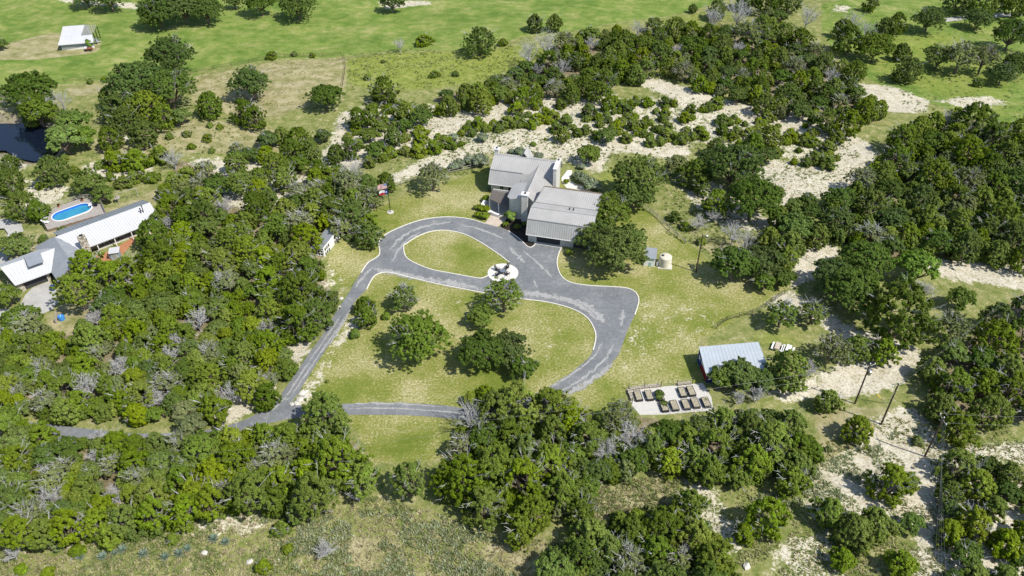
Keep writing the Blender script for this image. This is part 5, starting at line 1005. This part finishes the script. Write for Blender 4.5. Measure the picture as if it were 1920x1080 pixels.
# ------------------------------------------------------------------ grass tufts and weeds (uncountable)
def tufts(name, lst, n_each, size, mat, blades=5):
    Ps = []; S_ = []
    for (poly, n, mask) in lst:
        xs = [p[0] for p in poly]; ys = [p[1] for p in poly]; x = RNG.uniform(min(xs), max(xs), n * 3); y = RNG.uniform(min(ys), max(ys), n * 3); k = inside(x, y, poly); x, y = x[k][:n], y[k][:n]
        if mask is None: mask = True
        d1 = inside(x, y, DRIVE_OUT) & ~inside(x, y, ISLAND2) & ~inside(x, y, ISLAND1); x, y = x[~d1], y[~d1]
        for a, b in zip(x, y):
            p = P(a, b)
            if mnoise.noise(Vector((p.x * .22, p.y * .22, 3.3))) < -.12 and mask == 'patchy': continue
            Ps.append((p.x, p.y, hgt(p.x, p.y)))
    Ps = np.array(Ps); m = len(Ps); s = size * RNG.uniform(.55, 1.5, m); Vs = []; Ts = []
    for b in range(blades):
        a = RNG.uniform(0, 6.28, m); el = RNG.uniform(.5, 1.35, m); d = np.stack([np.cos(a) * np.cos(el), np.sin(a) * np.cos(el), np.sin(el)], -1); sd_ = np.stack([-np.sin(a), np.cos(a), 0 * a], -1); off = RNG.normal(size=(m, 3)) * (s * .35)[:, None]; off[:, 2] = 0; base = Ps + off
        Vs.append(np.stack([base - sd_ * (s * .28)[:, None], base + sd_ * (s * .28)[:, None], base + d * s[:, None]], 1)); Ts.append((RNG.uniform(.65, 1.3, m))[:, None] * np.ones((1, 3)))
    V = np.concatenate(Vs).reshape(-1, 3); F = np.arange(len(V)).reshape(-1, 3); me = mesh_np(name, V, F, np.concatenate(Ts)); me.materials.append(M(mat)); return link(name, me)
ROUGH_B = [(0,1000),(230,1000),(520,950),(700,930),(820,960),(960,1010),(1040,1010),(1040,1130),(-60,1130)]; ROUGH_R = [(1380,920),(1520,840),(1740,750),(1960,820),(1960,1130),(1380,1130)]; UPR = [(560,250),(860,190),(1200,160),(1640,270),(1640,340),(1400,340),(1100,260),(700,330),(500,400)]
tag(tufts('weed_tufts', [(ROUGH_B, 5200, 'patchy'), (UPR, 3000, 'patchy'), ([(1110,900),(1280,890),(1280,990),(1080,1010)], 700, None), ([(840,250),(1130,255),(1180,300),(840,330)], 900, None), ([(0,200),(440,200),(560,270),(300,300),(0,420)], 1400, 'patchy'), ([(1540,10),(1960,20),(1960,260),(1700,210)], 1600, 'patchy'), ([(640,100),(1060,80),(960,160),(660,170)], 1600, 'patchy'), ([(1240,300),(1420,330),(1420,520),(1250,440)], 900, None)], 0, .34, 'tuft_green', 6), 'olive green weed tufts scattered over the rough ground', 'weeds', kind='stuff')
tag(tufts('caliche_weeds', [(ROUGH_R, 9000, 'patchy'), ([(1250,870),(1340,870),(1410,1060),(1320,1070)], 500, None), (W_SCRUB, 2200, None), ([(1420,290),(1640,310),(1480,400)], 600, None)], 0, .20, 'tuft_green', 5), 'small weeds dotted over the pale caliche', 'weeds', kind='stuff')
tag(tufts('dry_grass', [(ROUGH_B, 5200, None), (ROUGH_R, 2600, 'patchy'), ([(1110,900),(1280,890),(1280,990),(1080,1010)], 900, None), ([(360,140),(645,105),(612,190),(440,215)], 700, None)], 0, .30, 'tuft_straw', 5), 'straw coloured dry grass in the clearings', 'dry grass', kind='stuff')
tag(tufts('low_sagebrush', [([(480,960),(820,960),(960,1020),(1040,1060),(1000,1130),(600,1130)], 1700, 'patchy'), ([(1400,940),(1560,860),(1700,800),(1560,960)], 500, 'patchy')], 0, .42, 'tuft_grey', 7), 'low grey-green brush on the near slope', 'brush', kind='stuff')

# ------------------------------------------------------------------ labels: each plant told apart by look, nearest landmark and order
LM = {'the far ruined barn': (145,70), 'the pond': (50,265), 'the oval pool': (135,396), 'the stone chimney': (155,458), 'the parking court': (75,560), 'the blue barrel': (117,598), 'the garden house': (612,462), 'the flagpole': (730,375), 'the brown porch': (935,372), 'the main house ridge': (985,300), 'the white patio walk': (1068,340), 'the garage doors': (1030,450),
      'the fire pit circle': (943,512), 'the teardrop island': (820,470), 'the water tank': (1246,492), 'the light pole': (1312,475), 'the flag barn': (1370,670), 'the bed garden': (1255,748), 'the picnic tables': (1467,656), 'the left utility pole': (1615,720), 'the middle utility pole': (1668,755), 'the crossarm pole': (1750,820), 'the road junction': (525,780), 'the lower road': (760,768), 'the big boulders': (450,742), 'the dry field': (510,160), 'the white track bend': (1610,290), 'the track start': (1195,150), 'the far track': (1830,32),
      'the agave patch': (280,1040), 'the top edge': (560,-10), 'the bottom right corner': (1910,1070), 'the right edge midpoint': (1915,420), 'the bottom edge centre': (1000,1075), 'the left road gap': (110,808), 'the long white clearing': (1050,190), 'the small clearing': (1170,930), 'the flagpole fence': (745,350), 'the left wood corner': (420,340), 'the pipe fence': (1380,600), 'the right edge wood': (1900,650), 'the top right corner': (1915,5)}
ORD = ['nearest', 'second nearest', 'third nearest', 'fourth nearest', 'fifth nearest', 'sixth nearest', 'seventh nearest', 'eighth nearest', 'ninth nearest', 'tenth nearest'] + ['%dth nearest' % k for k in range(11, 60)]
KEY = {}
for q in PLANTS:
    nm = min(LM, key=lambda k: (LM[k][0] - q['px']) ** 2 + (LM[k][1] - q['py']) ** 2); dx, dy = q['px'] - LM[nm][0], q['py'] - LM[nm][1]
    side = ('right of' if dx > 0 else 'left of') if abs(dx) > abs(dy) else ('in front of' if dy > 0 else 'behind')
    KEY.setdefault((q['cw'], q['wd'], nm, side), []).append((math.hypot(dx, dy), q))
for (cw, wd, nm, side), lst in KEY.items():
    lst.sort(key=lambda e: e[0])
    for k, (d, q) in enumerate(lst):
        tag(q['o'], f"{cw} {wd} {side} {nm}" + (f", {ORD[k]}" if len(lst) > 1 else ''), q['cat'], {'tree': 'trees around the estate', 'bush': 'juniper bushes in the scrub', 'shrub': 'garden shrubs', 'agave': 'agaves in the foreground', 'boulder': 'loose boulders'}[q['cat']])
print('PLANTS', len(PLANTS), {w: sum(1 for q in PLANTS if q['wd'] == w) for w in set(q['wd'] for q in PLANTS)})
